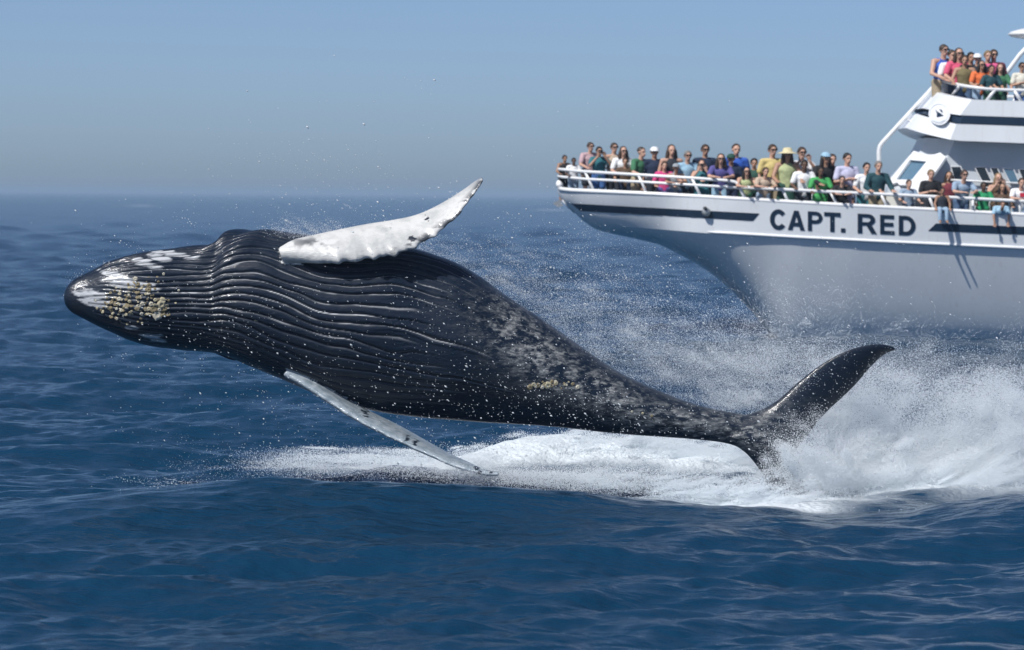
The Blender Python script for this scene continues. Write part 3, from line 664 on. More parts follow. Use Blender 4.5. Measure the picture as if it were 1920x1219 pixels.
# side windows of the wheelhouse
wpl = np.array([0, -1.0, 0])
for q in ([(1783, 313), (1801, 313), (1814, 346), (1792, 346)], [(1828, 314), (1847, 314), (1864, 351), (1847, 351)], [(1857, 315), (1870, 315.5), (1886, 351), (1872, 351)], [(1880, 316), (1900, 317), (1912, 345), (1895, 345)], [(1910, 318), (1960, 320), (1975, 353), (1925, 352)], [(1990, 321), (2050, 324), (2060, 357), (2000, 354)]):
    p = onplane(np.array([a[0] for a in q]), np.array([a[1] for a in q]), np.array([0, YH - 0.02, 0]), wpl)
    # the wall leans in a little: lay the pane on the wall's own slope
    sw_ = obj('side_window', slab(mesh_from(p, [(0, 1, 2, 3)], 'side_window'), 0.02), M['glass'] if q[0][0] != 1880 else M['bglass'], boat)
    fp_ = np.vstack([p, p[:1]]); fc_ = p.mean(0); fp_ = fc_ + (fp_ - fc_) * 1.04 + (0, -.02, 0); fv_, ff_ = [], []
    for a_, b_ in zip(fp_[:-1], fp_[1:]):
        tv, tf = tube(np.array([a_, b_]), .014, 6); ff_ += [tuple(int(i) + len(fv_) for i in f) for f in tf]; fv_ += list(tv)
    obj('frame', mesh_from(fv_, ff_, 'frame'), M['trim'], sw_)
tube_obj('wall_handrail', P(np.array([1776, 1850, 2100]), np.array([337, 341, 352]), YH - .09), .022, M['rail'], boat, 8)
# bent pole forward of the bridge with its bracket
bpnt = catmull(np.array([(1648, 410), (1648, 340), (1648, 300), (1648, 283), (1651, 272), (1658, 264), (1700, 218), (1758, 155)]), 40)
pole = tube_obj('bent_pole', P(bpnt[:, 0], bpnt[:, 1], YB - 0.6), 0.052, M['rail'], boat, 12)
tube_obj('bracket', P(np.array([1701, 1712]), np.array([223, 231]), np.array([YB - .6, YB - 1.1])), 0.02, M['rail'], pole, 8)
# upper rail
ur = np.array([(1768, 152), (1788, 157), (1810, 161.5), (1830, 164.5), (1850, 167), (1890, 169), (1960, 171), (2100, 175)])
yrail = np.interp(ur[:, 0], [1768, 1822], [YF, YS + .05])
for mfn in (lambda p: p, mirr):
    tube_obj('upper_rail_bar', mfn(P(ur[:, 0], ur[:, 1], yrail)), 0.038, M['rail'], boat)
    for (xa, ya, xb, yb) in ((1800, 160, 1784, 182), (1866, 168.5, 1850, 189), (1902, 170, 1916, 192), (1960, 171, 1950, 194)):
        yy_ = np.interp(np.array([xa, xb]), [1768, 1822], [YF, YS + .05]); tube_obj('upper_rail_post', mfn(P(np.array([xa, xb]), np.array([ya, yb]), yy_)), 0.04, M['rail'], boat, 8)
# radar dome on its slanting mast legs
rb = P(1955, 64, YB); prof = [(0.0, .16), (.22, .15), (.45, .11), (.62, .05), (.68, -.01), (.60, -.07), (.40, -.11), (0.0, -.12)]
lv = []; sg = 32
for (r_, h_) in prof:
    for i in range(sg): a_ = 2 * math.pi * i / sg; lv.append((rb[0] + r_ * 1.2 * math.cos(a_), rb[1] + r_ * 1.2 * math.sin(a_), rb[2] + h_))
obj('radar_dome', mesh_from(lv, [tuple(x)[::-1] for x in grid_faces(len(prof), sg, True)], 'dome', True), M['trim'], boat)
for dy in (-0.7, 0.7): tube_obj('mast_leg', P(np.array([1868, 1884, 1912, 1948]), np.array([165, 141, 103, 66]), YB + dy), 0.055, M['rail'], boat, 10)
tube_obj('mast_leg', P(np.array([1985, 1960]), np.array([190, 66]), YB), 0.055, M['rail'], boat, 10)
# round badge on the forward cheek of the bridge
q0, q1, q2 = R0[4], R1[4], R1[6]
bn = np.cross(q1 - q0, q2 - q0); bn /= np.linalg.norm(bn); bn = -bn if bn[1] > 0 else bn
def badge(name, loops, m, parent, lift, thick=0.006):
    v2, f2 = fill2d(loops); p = onplane(v2[:, 0], v2[:, 1], q1, bn) + bn * lift; return obj(name, slab(mesh_from(p, f2, name), thick), m, parent)
M['badge'] = mat('badge_white', (0.74, 0.76, 0.78), 0.4); M['badge2'] = mat('badge_grey', (0.56, 0.60, 0.64), 0.4)
bd = badge('badge', [arc(1763, 215, 20, 21, 0, 355, 36)], M['badge'], boat, 0.025, 0.012)
badge('ring', [arc(1763, 215, 17.5, 18.5, 0, 355, 36), arc(1763, 215, 16.3, 17.2, 0, 355, 36)], M['badge2'], bd, 0.045)
badge('mark', [[(1756, 207), (1761, 212), (1766, 215), (1772, 219), (1764, 221), (1759, 222), (1759, 215)]], M['navy'], bd, 0.048)
badge('mark', [[(1763, 206.5), (1768, 208), (1771, 214), (1767, 212)]], M['navy'], bd, 0.048)
badge('mark', [[(1751, 227), (1764, 230), (1774, 226), (1774, 228), (1764, 232.5), (1750, 229)]], M['badge2'], bd, 0.048)
bvv, bff = [], []; p = P(1677, 379, YB - 2.55); box(bvv, bff, p, (.40, .35, .34)); box(bvv, bff, p + (0, 0, .19), (.43, .38, .05))
obj('deck_box', mesh_from(bvv, bff, 'deck_box'), mat('cream_plastic', (0.76, 0.75, 0.68), .5, .04, 6), label='cream storage box on deck behind the rail below the window surround', cat='box')

# ------------------------------------------------------------------ spray thrown up by the whale
rs = np.random.default_rng(12)
def cloud(px, py, sx, sy, Y, sY, n, ang=30.0, nsub=60, sub=0.22, st=1.8):
    """n droplets in ragged clots round a photo pixel; sx, sy half sizes in pixels, clots drawn out along ang"""
    c = rs.normal(0, 1, (nsub, 3)) * 0.8; w = rs.exponential(1, nsub); w /= w.sum()
    k = rs.choice(nsub, n, p=w); ss = sub * rs.uniform(0.5, 1.6, nsub)[k]
    d = rs.normal(0, 1, (n, 3)) * ss[:, None]
    a = math.radians(ang); L_ = d[:, 0] * st; Wd = d[:, 1]
    x = c[k, 0] * sx + (L_ * math.cos(a)) * sx - (Wd * math.sin(a)) * sy
    y_ = c[k, 1] * sy + (L_ * math.sin(a)) * sx * 0.6 + (Wd * math.cos(a)) * sy
    return P(px + x, py + y_, Y + c[k, 2] * sY * 0.7 + d[:, 2] * sY)
mist = []
# behind and right of the tail: the big burst
for a in ((1640, 850, 110, 55, 41.0, .7, 210375), (1760, 830, 110, 70, 41.3, .8, 153000), (1880, 830, 80, 75, 41.4, .8, 216750), (1990, 820, 90, 80, 41.5, .8, 114750), (1580, 900, 70, 30, 40.6, .5, 160650), (1700, 898, 120, 22, 40.6, .6, 210375),
          (1850, 890, 90, 22, 40.8, .6, 210375), (1560, 780, 70, 60, 41.2, .6, 76500), (1650, 740, 110, 60, 41.3, .7, 57375), (1800, 730, 110, 55, 41.5, .8, 22312), (1600, 665, 110, 45, 41.5, .8, 7650), (1720, 670, 100, 45, 41.5, .8, 4896)):
    mist.append(cloud(*a, ang=-40, nsub=150, sub=.20, st=1.15))
# veil in front of the sunk half of the tail
mist.append(cloud(1490, 880, 42, 42, 39.6, .25, 26000, 70, 80)); mist.append(cloud(1530, 850, 40, 45, 39.7, .25, 22000, 60, 80)); mist.append(cloud(1560, 880, 50, 40, 39.7, .25, 26000, 60, 80))
# foam kicked up along the near wave
mist.append(cloud(1490, 950, 38, 12, 38.5, .2, 30000, -30, 60)); mist.append(cloud(1400, 952, 60, 7, 38.5, .2, 12000, -20, 60)); mist.append(cloud(1590, 955, 60, 7, 38.4, .2, 6000, -10, 60)); mist.append(cloud(1300, 942, 90, 8, 38.8, .2, 9000, 10, 60))
# heap of white water behind the body
for a in ((960, 850, 50, 13, 43.4, .3, 24000), (1060, 836, 60, 16, 43.4, .35, 48000), (1160, 840, 60, 20, 43.3, .35, 64000), (1270, 848, 60, 26, 43.2, .35, 76000), (1370, 858, 50, 26, 43.0, .35, 64000), (1440, 870, 40, 30, 42.8, .3, 40000), (1200, 900, 100, 18, 38.9, .2, 19200), (1010, 890, 80, 9, 39.0, .2, 4800), (1330, 915, 70, 22, 38.8, .2, 32000), (1420, 925, 40, 18, 38.7, .2, 19200)):
    mist.append(cloud(*a, ang=-18, nsub=240, sub=.13, st=1.6))
# streak of foam under the chest and beyond the lower flipper
for a in ((700, 862, 90, 11, 43.0, .4, 34000), (820, 870, 70, 12, 42.8, .4, 30000), (590, 866, 60, 13, 43.2, .4, 7000), (510, 872, 40, 14, 43.2, .4, 2000), (900, 868, 50, 16, 42.6, .4, 16000), (860, 890, 90, 9, 38.5, .2, 7000), (680, 878, 110, 10, 38.5, .2, 8000), (540, 884, 60, 9, 38.4, .2, 2000), (1000, 896, 90, 12, 38.6, .2, 16000), (1120, 900, 70, 16, 38.7, .2, 18000)):
    mist.append(cloud(*a, ang=4, nsub=110, sub=.2, st=2.0))
# fine veil streaming off the back
for a in ((820, 470, 60, 22, 40.5, .4, 5100), (930, 520, 70, 35, 40.6, .5, 11050), (1040, 570, 80, 45, 40.7, .5, 15300), (1150, 630, 80, 50, 40.7, .5, 22100), (1260, 680, 80, 48, 40.7, .5, 30600), (1370, 700, 70, 50, 40.7, .5, 34000), (1460, 690, 60, 50, 40.8, .5, 25500), (1400, 620, 90, 50, 40.9, .6, 9350),
          (1520, 600, 70, 45, 41.0, .6, 5355), (1200, 560, 110, 60, 40.9, .6, 6630), (1080, 500, 90, 50, 40.9, .6, 3060), (600, 430, 50, 14, 39.9, .3, 4250), (545, 440, 30, 10, 39.7, .2, 2550), (1380, 750, 50, 20, 40.6, .3, 15300)):
    mist.append(cloud(*a, ang=38, nsub=220, sub=.16, st=1.6))
# whipped wave tops in front
for a in ((330, 905, 70, 5, 37.0, .1, 700), (720, 880, 200, 25, 40, .6, 2500), (145, 530, 12, 22, 39.5, .2, 250), (380, 880, 40, 15, 40, .3, 300)):
    mist.append(cloud(*a, ang=20, nsub=60, sub=.2))
nveil = sum(len(a) for a in mist[-18:]); mist = np.concatenate(mist)
zs = mist[:, 2]; keep = zs > -0.1 + 0.0 * zs
mist = mist[keep]
rad = 0.0018 * rs.lognormal(0, 0.40, len(mist)); rad *= np.where(np.arange(len(rad)) > len(rad) - nveil, 0.8, 1.0); rad = np.clip(rad, 0.0010, 0.0065)
pm = bpy.data.meshes.new('spray_mist'); pm.vertices.add(len(mist)); pm.vertices.foreach_set('co', mist.astype(np.float32).ravel()); attr(pm, 'rad', rad)
spm = bpy.data.materials.new('spray_water'); spm.use_nodes = True; t = spm.node_tree
for n in list(t.nodes):
    if n.type == 'BSDF_PRINCIPLED': t.nodes.remove(n)
df = t.nodes.new('ShaderNodeBsdfDiffuse'); df.inputs['Color'].default_value = (0.935, 0.975, 1.0, 1)
tr = t.nodes.new('ShaderNodeBsdfTranslucent'); tr.inputs['Color'].default_value = (0.935, 0.975, 1.0, 1)
gl = t.nodes.new('ShaderNodeBsdfGlossy'); gl.inputs['Roughness'].default_value = 0.25; gl.inputs['Color'].default_value = (1, 1, 1, 1)
m1 = t.nodes.new('ShaderNodeMixShader'); m1.inputs[0].default_value = 0.5; t.links.new(df.outputs[0], m1.inputs[1]); t.links.new(tr.outputs[0], m1.inputs[2])
m2 = t.nodes.new('ShaderNodeMixShader'); m2.inputs[0].default_value = 0.12; t.links.new(m1.outputs[0], m2.inputs[1]); t.links.new(gl.outputs[0], m2.inputs[2])
t.links.new(m2.outputs[0], t.nodes['Material Output'].inputs['Surface'])
sp_o = obj('spray_mist', pm, spm, kind='stuff', label='white mist of fine spray thrown up round the whale and its tail')
ng = bpy.data.node_groups.new('droplet_points', 'GeometryNodeTree')
ng.interface.new_socket('Geometry', in_out='INPUT', socket_type='NodeSocketGeometry'); ng.interface.new_socket('Geometry', in_out='OUTPUT', socket_type='NodeSocketGeometry')
gi = ng.nodes.new('NodeGroupInput'); go = ng.nodes.new('NodeGroupOutput'); mp = ng.nodes.new('GeometryNodeMeshToPoints'); na_ = ng.nodes.new('GeometryNodeInputNamedAttribute'); sm_ = ng.nodes.new('GeometryNodeSetMaterial')
na_.data_type = 'FLOAT'; na_.inputs['Name'].default_value = 'rad'; sm_.inputs['Material'].default_value = spm
ng.links.new(gi.outputs[0], mp.inputs['Mesh']); ng.links.new(na_.outputs['Attribute'], mp.inputs['Radius']); ng.links.new(mp.outputs[0], sm_.inputs['Geometry']); ng.links.new(sm_.outputs[0], go.inputs[0])
gm = sp_o.modifiers.new('points', 'NODES'); gm.node_group = ng
# separate bright drops, slightly drawn out along their flight
dp = []
for (px, py, sx, sy, n, Y) in ((620, 330, 150, 50, 260, 39.6), (700, 400, 220, 40, 520, 39.8), (350, 450, 110, 40, 120, 39.6), (180, 510, 40, 25, 60, 39.5), (1050, 520, 150, 90, 1500, 40.3), (1250, 630, 150, 70, 1300, 40.4), (1420, 650, 120, 60, 900, 40.5), (1000, 660, 220, 90, 765, 39.0), (700, 640, 200, 70, 650, 38.9), (450, 600, 130, 50, 260, 38.9),
                           (850, 740, 220, 40, 385, 39.0), (1150, 750, 150, 40, 350, 39.2), (1500, 800, 130, 90, 900, 39.6), (1700, 750, 140, 90, 700, 40.6), (1850, 780, 90, 90, 500, 40.8), (650, 850, 170, 25, 700, 39.5), (1000, 870, 180, 40, 900, 39.4), (1250, 900, 150, 40, 700, 39.3), (550, 780, 130, 50, 240, 39.0), (250, 640, 90, 40, 50, 39.0), (1550, 540, 110, 60, 300, 40.6), (820, 250, 160, 90, 45, 39.8), (1150, 300, 140, 80, 26, 39.8), (330, 915, 70, 10, 120, 36.9), (1620, 965, 120, 8, 200, 37.6), (1850, 600, 80, 60, 60, 40.8)):
    n = int(n * (.6 if n > 400 else .8)); dp.append(cloud(px, py, sx, sy, Y, .4, n, 35, max(8, n // 9), .20, 2.2)); m_ = n // 2; dp.append(P(rs.normal(px, sx, m_), rs.normal(py, sy, m_), rs.normal(Y, .35, m_)))
dp = np.concatenate(dp); dp = dp[dp[:, 2] > 0.02]; n = len(dp)
r_ = np.clip(0.0024 * rs.lognormal(0, 0.55, n), 0.0012, 0.010)
ax = np.stack([np.full(n, .75), rs.normal(0, .2, n), -.55 + rs.normal(0, .22, n)], -1); ax /= np.linalg.norm(ax, axis=1)[:, None]
e1 = np.cross(ax, [0, 1.0, 0]); e1 /= np.linalg.norm(e1, axis=1)[:, None]; e2 = np.cross(ax, e1); el = rs.uniform(1.2, 2.4, n)
ov = np.stack([dp + ax * (r_ * el)[:, None], dp - ax * (r_ * el)[:, None], dp + e1 * r_[:, None], dp - e1 * r_[:, None], dp + e2 * r_[:, None], dp - e2 * r_[:, None]], 1).reshape(-1, 3)
tri = np.array([(0, 2, 4), (0, 4, 3), (0, 3, 5), (0, 5, 2), (1, 4, 2), (1, 3, 4), (1, 5, 3), (1, 2, 5)])
of = (np.arange(n)[:, None, None] * 6 + tri[None]).reshape(-1, 3)
obj('spray_drops', fast_mesh('spray_drops', ov, of), spm, kind='stuff', label='bright scattered water drops flying off the leaping whale')

# ------------------------------------------------------------------ passengers
def caps_mesh(caps, name, voxel=0.013, smooth=4, dec=0.22, cut=None):
    """one closed skin over a list of tapered limbs (p0, p1, r0, r1[, flatten])"""
    vs, fs = [], []
    for c in caps:
        p0, p1, r0, r1 = np.array(c[0], float), np.array(c[1], float), c[2], c[3]; fl = c[4] if len(c) > 4 else (1, 1)
        ax = p1 - p0; L_ = np.linalg.norm(ax); ax = ax / L_ if L_ > 1e-6 else np.array([0, 0, 1.0])
        e1 = np.cross(ax, [0, 1.0, 0]) if abs(ax[1]) < 0.9 else np.cross(ax, [1.0, 0, 0]); e1 /= np.linalg.norm(e1); e2 = np.cross(ax, e1)
        if abs(e1[0]) < abs(e2[0]): e1, e2 = e2, e1
        n = 14; ang = np.linspace(0, 2 * math.pi, n, endpoint=False); rows = []
        for a in (-90, -60, -30, 0): rows.append((p0 + ax * r0 * math.sin(math.radians(a)), max(r0 * math.cos(math.radians(a)), 1e-3)))
        for a in (0, 30, 60, 90): rows.append((p1 + ax * r1 * math.sin(math.radians(a)), max(r1 * math.cos(math.radians(a)), 1e-3)))
        o = len(vs)
        for (p, r) in rows:
            for a in ang: vs.append(p + e1 * r * math.cos(a) * fl[0] + e2 * r * math.sin(a) * fl[1])
        fs += [tuple(int(i) + o for i in f) for f in grid_faces(len(rows), n, True)]
        fs.append(tuple(range(o, o + n))[::-1]); fs.append(tuple(range(o + (len(rows) - 1) * n, o + len(rows) * n)))
    me0 = mesh_from(vs, fs, name); bm = bmesh.new(); bm.from_mesh(me0); bmesh.ops.recalc_face_normals(bm, faces=bm.faces); bm.to_mesh(me0); bm.free()
    o_ = bpy.data.objects.new(name, me0); C.objects.link(o_)
    r = o_.modifiers.new('r', 'REMESH'); r.mode = 'VOXEL'; r.voxel_size = voxel
    s_ = o_.modifiers.new('s', 'SMOOTH'); s_.iterations = smooth; s_.factor = 0.5
    d_ = o_.modifiers.new('d', 'DECIMATE'); d_.ratio = dec
    me = bpy.data.meshes.new_from_object(o_.evaluated_get(bpy.context.evaluated_depsgraph_get())); bpy.data.objects.remove(o_); bpy.data.meshes.remove(me0)
    if cut is not None:
        bm = bmesh.new(); bm.from_mesh(me)
        for (pt, nn) in cut: 
            g = bmesh.ops.bisect_plane(bm, geom=bm.verts[:] + bm.edges[:] + bm.faces[:], plane_co=pt, plane_no=nn, clear_outer=True)
        bm.to_mesh(me); bm.free()
    me.polygons.foreach_set('use_smooth', np.full(len(me.polygons), True)); me.name = name; return me
def hand_caps(w, d, side, up):
    """palm, four fingers and a thumb from wrist w along d; up is the back of the hand"""
    w, d, up = np.array(w, float), np.array(d, float), np.array(up, float); d /= np.linalg.norm(d); s_ = np.cross(d, up); s_ /= np.linalg.norm(s_); up = np.cross(s_, d)
    out = [(w, w + d * .075, .030, .036, (1, .6)), ]
    for k, ln in enumerate((.068, .078, .072, .055)):
        b_ = w + d * .085 + s_ * side * (-.033 + .022 * k); m_ = b_ + d * ln * .55 + s_ * side * (-.010 + .007 * k); out += [(b_, m_, .0105, .010), (m_, m_ + d * ln * .4 - up * ln * .38, .010, .008)]
    tb = w + d * .03 - s_ * side * .035; out += [(tb, tb + d * .045 - s_ * side * .028, .013, .011), (tb + d * .045 - s_ * side * .028, tb + d * .075 - s_ * side * .026 - up * .008, .011, .008)]
    return out
def pose(kind):
    """joints of a 1.75 m figure facing -Y, feet at the origin"""
    J = dict(hip=(0, 0, .93), waist=(0, 0, 1.06), chest=(0, -.005, 1.28), neck=(0, -.005, 1.47), head=(0, -.03, 1.62))
    lean = {'rail': .10, 'lean': .26, 'hang': 1.0, 'camera': .0, 'stand': .0, 'fold': .0, 'sit': .04}[kind]
    for k in ('waist', 'chest', 'neck', 'head'):
        x, y, z_ = J[k]; h = z_ - .93; J[k] = (x, y - lean * h * 1.1, .93 + h * math.cos(lean * .9) )
    J = {k: np.array(v, float) for k, v in J.items()}; A_ = {}
    for s_ in (-1, 1):
        sh = J['chest'] + np.array([s_ * .185, 0, .11])
        if kind in ('rail',): el, wr, hd = sh + (s_ * .10, -.08, -.27), sh + (s_ * .06, -.33, -.35), (0, -1, -.15)
        elif kind == 'lean': el, wr, hd = sh + (s_ * .08, -.22, -.20), sh + (-s_ * .06, -.44, -.22), (-s_ * .6, -1, 0)
        elif kind == 'hang': el, wr, hd = sh + (s_ * .05, -.10, -.26), sh + (s_ * .03, -.14, -.50), (0, -.1, -1)
        elif kind == 'camera': el, wr, hd = sh + (s_ * .10, -.17, -.19), sh + (-s_ * .09, -.22, .07), (-s_ * .4, -.1, 1)
        elif kind == 'fold': el, wr, hd = sh + (s_ * .07, -.02, -.28), sh + (-s_ * .16, -.20, -.22), (-s_, -.1, .1)
        elif kind == 'sit': el, wr, hd = sh + (s_ * .08, -.06, -.27), sh + (s_ * .05, -.22, -.42), (0, -.6, -.6)
        else: el, wr, hd = sh + (s_ * .07, .03, -.29), sh + (s_ * .07, -.06, -.54), (0, -.15, -1)
        if kind == 'sit': kn, an, to = np.array([s_ * .12, -.40, .90]), np.array([s_ * .12, -.44, .47]), np.array([s_ * .13, -.62, .40])
        else: kn, an, to = np.array([s_ * .10, -.02, .50]), np.array([s_ * .11, .01, .08]), np.array([s_ * .13, -.17, .035])
        A_[s_] = (sh, np.array(el), np.array(wr), np.array(hd, float), kn, an, to)
    return J, A_
PART = {}
def build_pose(kind):
    J, A_ = pose(kind); hd = J['head']; hip = J['hip']; body = []; 
    body += [(hip + (-.07, 0, 0), hip + (.07, 0, 0), .115, .115), (hip, J['waist'], .13, .12, (1.15, .85)), (J['waist'], J['chest'], .12, .14, (1.2, .8)), (J['chest'], J['chest'] + (0, 0, .08), .14, .11, (1.35, .75)), (J['neck'] - (0, 0, .07), hd - (0, -.01, .05), .056, .052)]
    body += [(hd + (0, .018, .03), hd + (0, .012, .045), .092, .088, (.86, 1.05)), (hd + (0, -.02, -.03), hd + (0, -.035, -.075), .066, .048, (.9, 1)), (hd + (0, -.088, .0), hd + (0, -.108, -.028), .010, .015), (hd + (-.018, -.082, -.062), hd + (.018, -.082, -.062), .012, .012)]
    for s_ in (-1, 1):
        body += [(hd + (s_ * .080, .015, .015), hd + (s_ * .082, .022, -.02), .016, .012, (.5, 1)), (hd + (s_ * .02, -.078, .03), hd + (s_ * .045, -.068, .03), .014, .012)]
    shirt_t, shirt_l, tank, pants, shorts = [], [], [], [], []
    tor = [(hip + (0, 0, -.02), J['waist'], .148, .136, (1.18, .9)), (J['waist'], J['chest'], .136, .152, (1.22, .84)), (J['chest'], J['chest'] + (0, 0, .075), .152, .118, (1.36, .80))]
    for s_ in (-1, 1):
        sh, el, wr, hdv, kn, an, to = A_[s_]; h0 = hip + (s_ * .085, 0, -.02)
        body += [(J['chest'] + (s_ * .08, 0, .12), sh, .062, .060), (sh, el, .056, .043), (el, wr, .043, .030), (h0, kn, .094, .060), (kn, an, .060, .042), (an, to, .046, .036)]
        body += hand_caps(wr, hdv, s_, (0, 0, 1) if abs(hdv[2]) < .7 else (0, 1, 0))
        m_ = sh + (el - sh) * .72
        shirt_t += [(J['chest'] + (s_ * .08, 0, .12), sh, .072, .072), (sh, m_, .070, .070)]; shirt_l += [(J['chest'] + (s_ * .08, 0, .12), sh, .072, .072), (sh, el, .072, .060), (el, el + (wr - el) * .9, .060, .046)]
        tank += [(J['chest'] + (s_ * .06, 0, .10), J['chest'] + (s_ * .11, 0, .14), .066, .05)]
        pants += [(h0, kn, .112, .080), (kn, an + (kn - an) * .08, .080, .066)]; shorts += [(h0, h0 + (kn - h0) * .8, .114, .100)]
    hipc = [(hip + (-.07, 0, 0), hip + (.07, 0, 0), .132, .132), (hip, hip + (0, 0, .06), .138, .134, (1.15, .88))]
    PART[kind] = dict(body=caps_mesh(body, 'person_body', .0105, 3, .20), tee=caps_mesh(tor + shirt_t, 'tee', .016, 3, .3), long=caps_mesh(tor + shirt_l, 'long', .016, 3, .3), tank=caps_mesh(tor + tank, 'tank', .016, 3, .3),
                      pants=caps_mesh(hipc + pants, 'pants', .018, 3, .3), shorts=caps_mesh(hipc + shorts, 'shorts', .018, 3, .3),
                      skirt=caps_mesh(hipc + [(hip, (hip[0], hip[1] - (.3 if kind == 'sit' else 0), .55), .14, .20, (1.1, .85))], 'skirt', .018, 3, .3), head=hd, J=J, A=A_)
def hair_mesh(kind):
    vs, fs = [], []; nu, nv = 22, 12
    for j in range(nv + 1):
        th = math.pi * .62 * j / nv
        for i in range(nu):
            a = 2 * math.pi * i / nu; fc = max(0, -math.sin(a)); t2 = th * (1 - 0.52 * fc ** 1.5) * (1.0 if kind != 'bald' else .8)
            r = 1.0 + .05 * math.sin(5 * a + 3 * th) + .03 * math.sin(11 * a); rx, ry, rz = .088 * r, .108 * r, .106 * r
            vs.append((rx * math.sin(t2) * math.cos(a), .020 + ry * math.sin(t2) * math.sin(a), .035 + rz * math.cos(t2)))
    fs = [tuple(f) for f in grid_faces(nv + 1, nu, True)]; me = slab(mesh_from(vs, fs, 'hair'), -0.016)
    if kind == 'long':
        me2 = caps_mesh([((0, .04, .06), (0, .05, .03), .095, .095, (.95, 1)), ((-.07, .02, .0), (-.10, .02, -.18), .045, .04), ((.07, .02, .0), (.10, .02, -.18), .045, .04), ((0, .07, 0), (0, .085, -.22), .075, .06, (1.3, .6))], 'hair_long', .013, 3, .4)
        me2.polygons.foreach_set('use_smooth', np.full(len(me2.polygons), True)); bpy.data.meshes.remove(me); return me2
    me.polygons.foreach_set('use_smooth', np.full(len(me.polygons), True)); return me
def lathe(profile, n=24):
    vs = [(r * math.cos(2 * math.pi * i / n), r * math.sin(2 * math.pi * i / n), z_) for r, z_ in profile for i in range(n)]
    return mesh_from(vs, grid_faces(len(profile), n, True), 'lathe', True)
for kk_ in ('rail', 'lean', 'hang', 'camera', 'stand', 'fold', 'sit'): build_pose(kk_)
HAIR = {k: hair_mesh(k) for k in ('short', 'long', 'bald')}
v1, f1_ = [], []
for s_ in (-1, 1): box(v1, f1_, (s_ * .036, -.098, .028), (.052, .014, .036)); box(v1, f1_, (s_ * .078, -.045, .033), (.008, .10, .010))
box(v1, f1_, (0, -.100, .036), (.024, .010, .010)); GLASSES = mesh_from(v1, f1_, 'glasses')
def cap_mesh_():
    vs, fs = [], []; nu = 20
    for j in range(8):
        th = math.pi * .5 * j / 7
        for i in range(nu): a = 2 * math.pi * i / nu; vs.append((.100 * math.sin(th) * math.cos(a), .018 + .120 * math.sin(th) * math.sin(a), .055 + .095 * math.cos(th)))
    fs = [tuple(f) for f in grid_faces(8, nu, True)]; o = len(vs)
    for (r0, z_) in ((.095, .056), (.165, .046), (.165, .040), (.095, .050)):
        for i in range(9): a = math.radians(-150 + 15 * i); vs.append((r0 * .72 * math.cos(a) / .95, .018 + (r0 + .02) * math.sin(a), z_))
    fs += [tuple(int(q) + o for q in f) for f in grid_faces(4, 9)]; return mesh_from(vs, fs, 'cap', True)
CAP = cap_mesh_()
SUNHAT = lathe([(.0, .165), (.06, .16), (.092, .13), (.102, .07), (.15, .055), (.21, .035), (.212, .028), (.15, .045), (.10, .055)])
v1, f1_ = [], []; box(v1, f1_, (0, 0, 0), (.13, .06, .085)); v2_, f2_ = tube(np.array([(0, -.03, 0), (0, -.07, 0), (0, -.12, 0)]), [.036, .036, .04], 14); f1_ += [tuple(int(i) + len(v1) for i in f) for f in f2_]; v1 += list(v2_); CAMERA_ME = mesh_from(v1, f1_, 'camera_body')
CM = {}
def colmat(kind, col, rough=.8, var=.12, scale=9, **k):
    key = (kind, tuple(col))
    if key not in CM: CM[key] = mat(kind, col, rough, var, scale, **k)
    return CM[key]
SK = {'f': (.55, .33, .24), 'm': (.42, .24, .16), 't': (.34, .19, .12), 'd': (.12, .065, .042)}
HC = {'br': (.050, .030, .018), 'dk': (.016, .012, .010), 'bl': (.22, .15, .08), 'gr': (.20, .19, .18)}
def col(c): return {'white': (.78, .79, .80), 'pink': (.52, .36, .38), 'teal': (.03, .16, .19), 'navy': (.012, .025, .06), 'black': (.012, .013, .016), 'green': (.05, .18, .09), 'bgreen': (.06, .36, .10), 'emerald': (.02, .30, .12), 'magenta': (.62, .06, .22), 'lblue': (.30, .48, .62), 'grey': (.30, .33, .36), 'gblue': (.26, .35, .46), 'purple': (.09, .08, .26), 'royal': (.03, .11, .48), 'dgreen': (.015, .07, .05), 'beige': (.48, .38, .29), 'yellow': (.62, .50, .20), 'lime': (.45, .50, .26), 'coral': (.60, .11, .09), 'lav': (.55, .55, .72), 'dteal': (.012, .06, .075), 'maroon': (.16, .025, .04), 'brown': (.10, .06, .035), 'blue': (.05, .13, .34), 'orange': (.75, .17, .05), 'olive': (.18, .15, .07), 'rose': (.65, .09, .18), 'jeans': (.08, .14, .25), 'ljeans': (.30, .42, .55), 'khaki': (.34, .28, .19), 'dark': (.02, .025, .035), 'cream': (.70, .68, .58), 'hpink': (.70, .12, .26)}[c]
EYE = mesh_from(*(lambda v, f: (v, f))(*(lambda a, b: (a, b))([], []))) if False else None
e_v, e_f = [], []
for s_ in (-1, 1): box(e_v, e_f, (s_ * .032, -.084, .022), (.022, .012, .010))
EYES = mesh_from(e_v, e_f, 'eyes'); m_v, m_f = [], []; box(m_v, m_f, (0, -.096, -.062), (.045, .008, .009)); MOUTH = mesh_from(m_v, m_f, 'mouth')
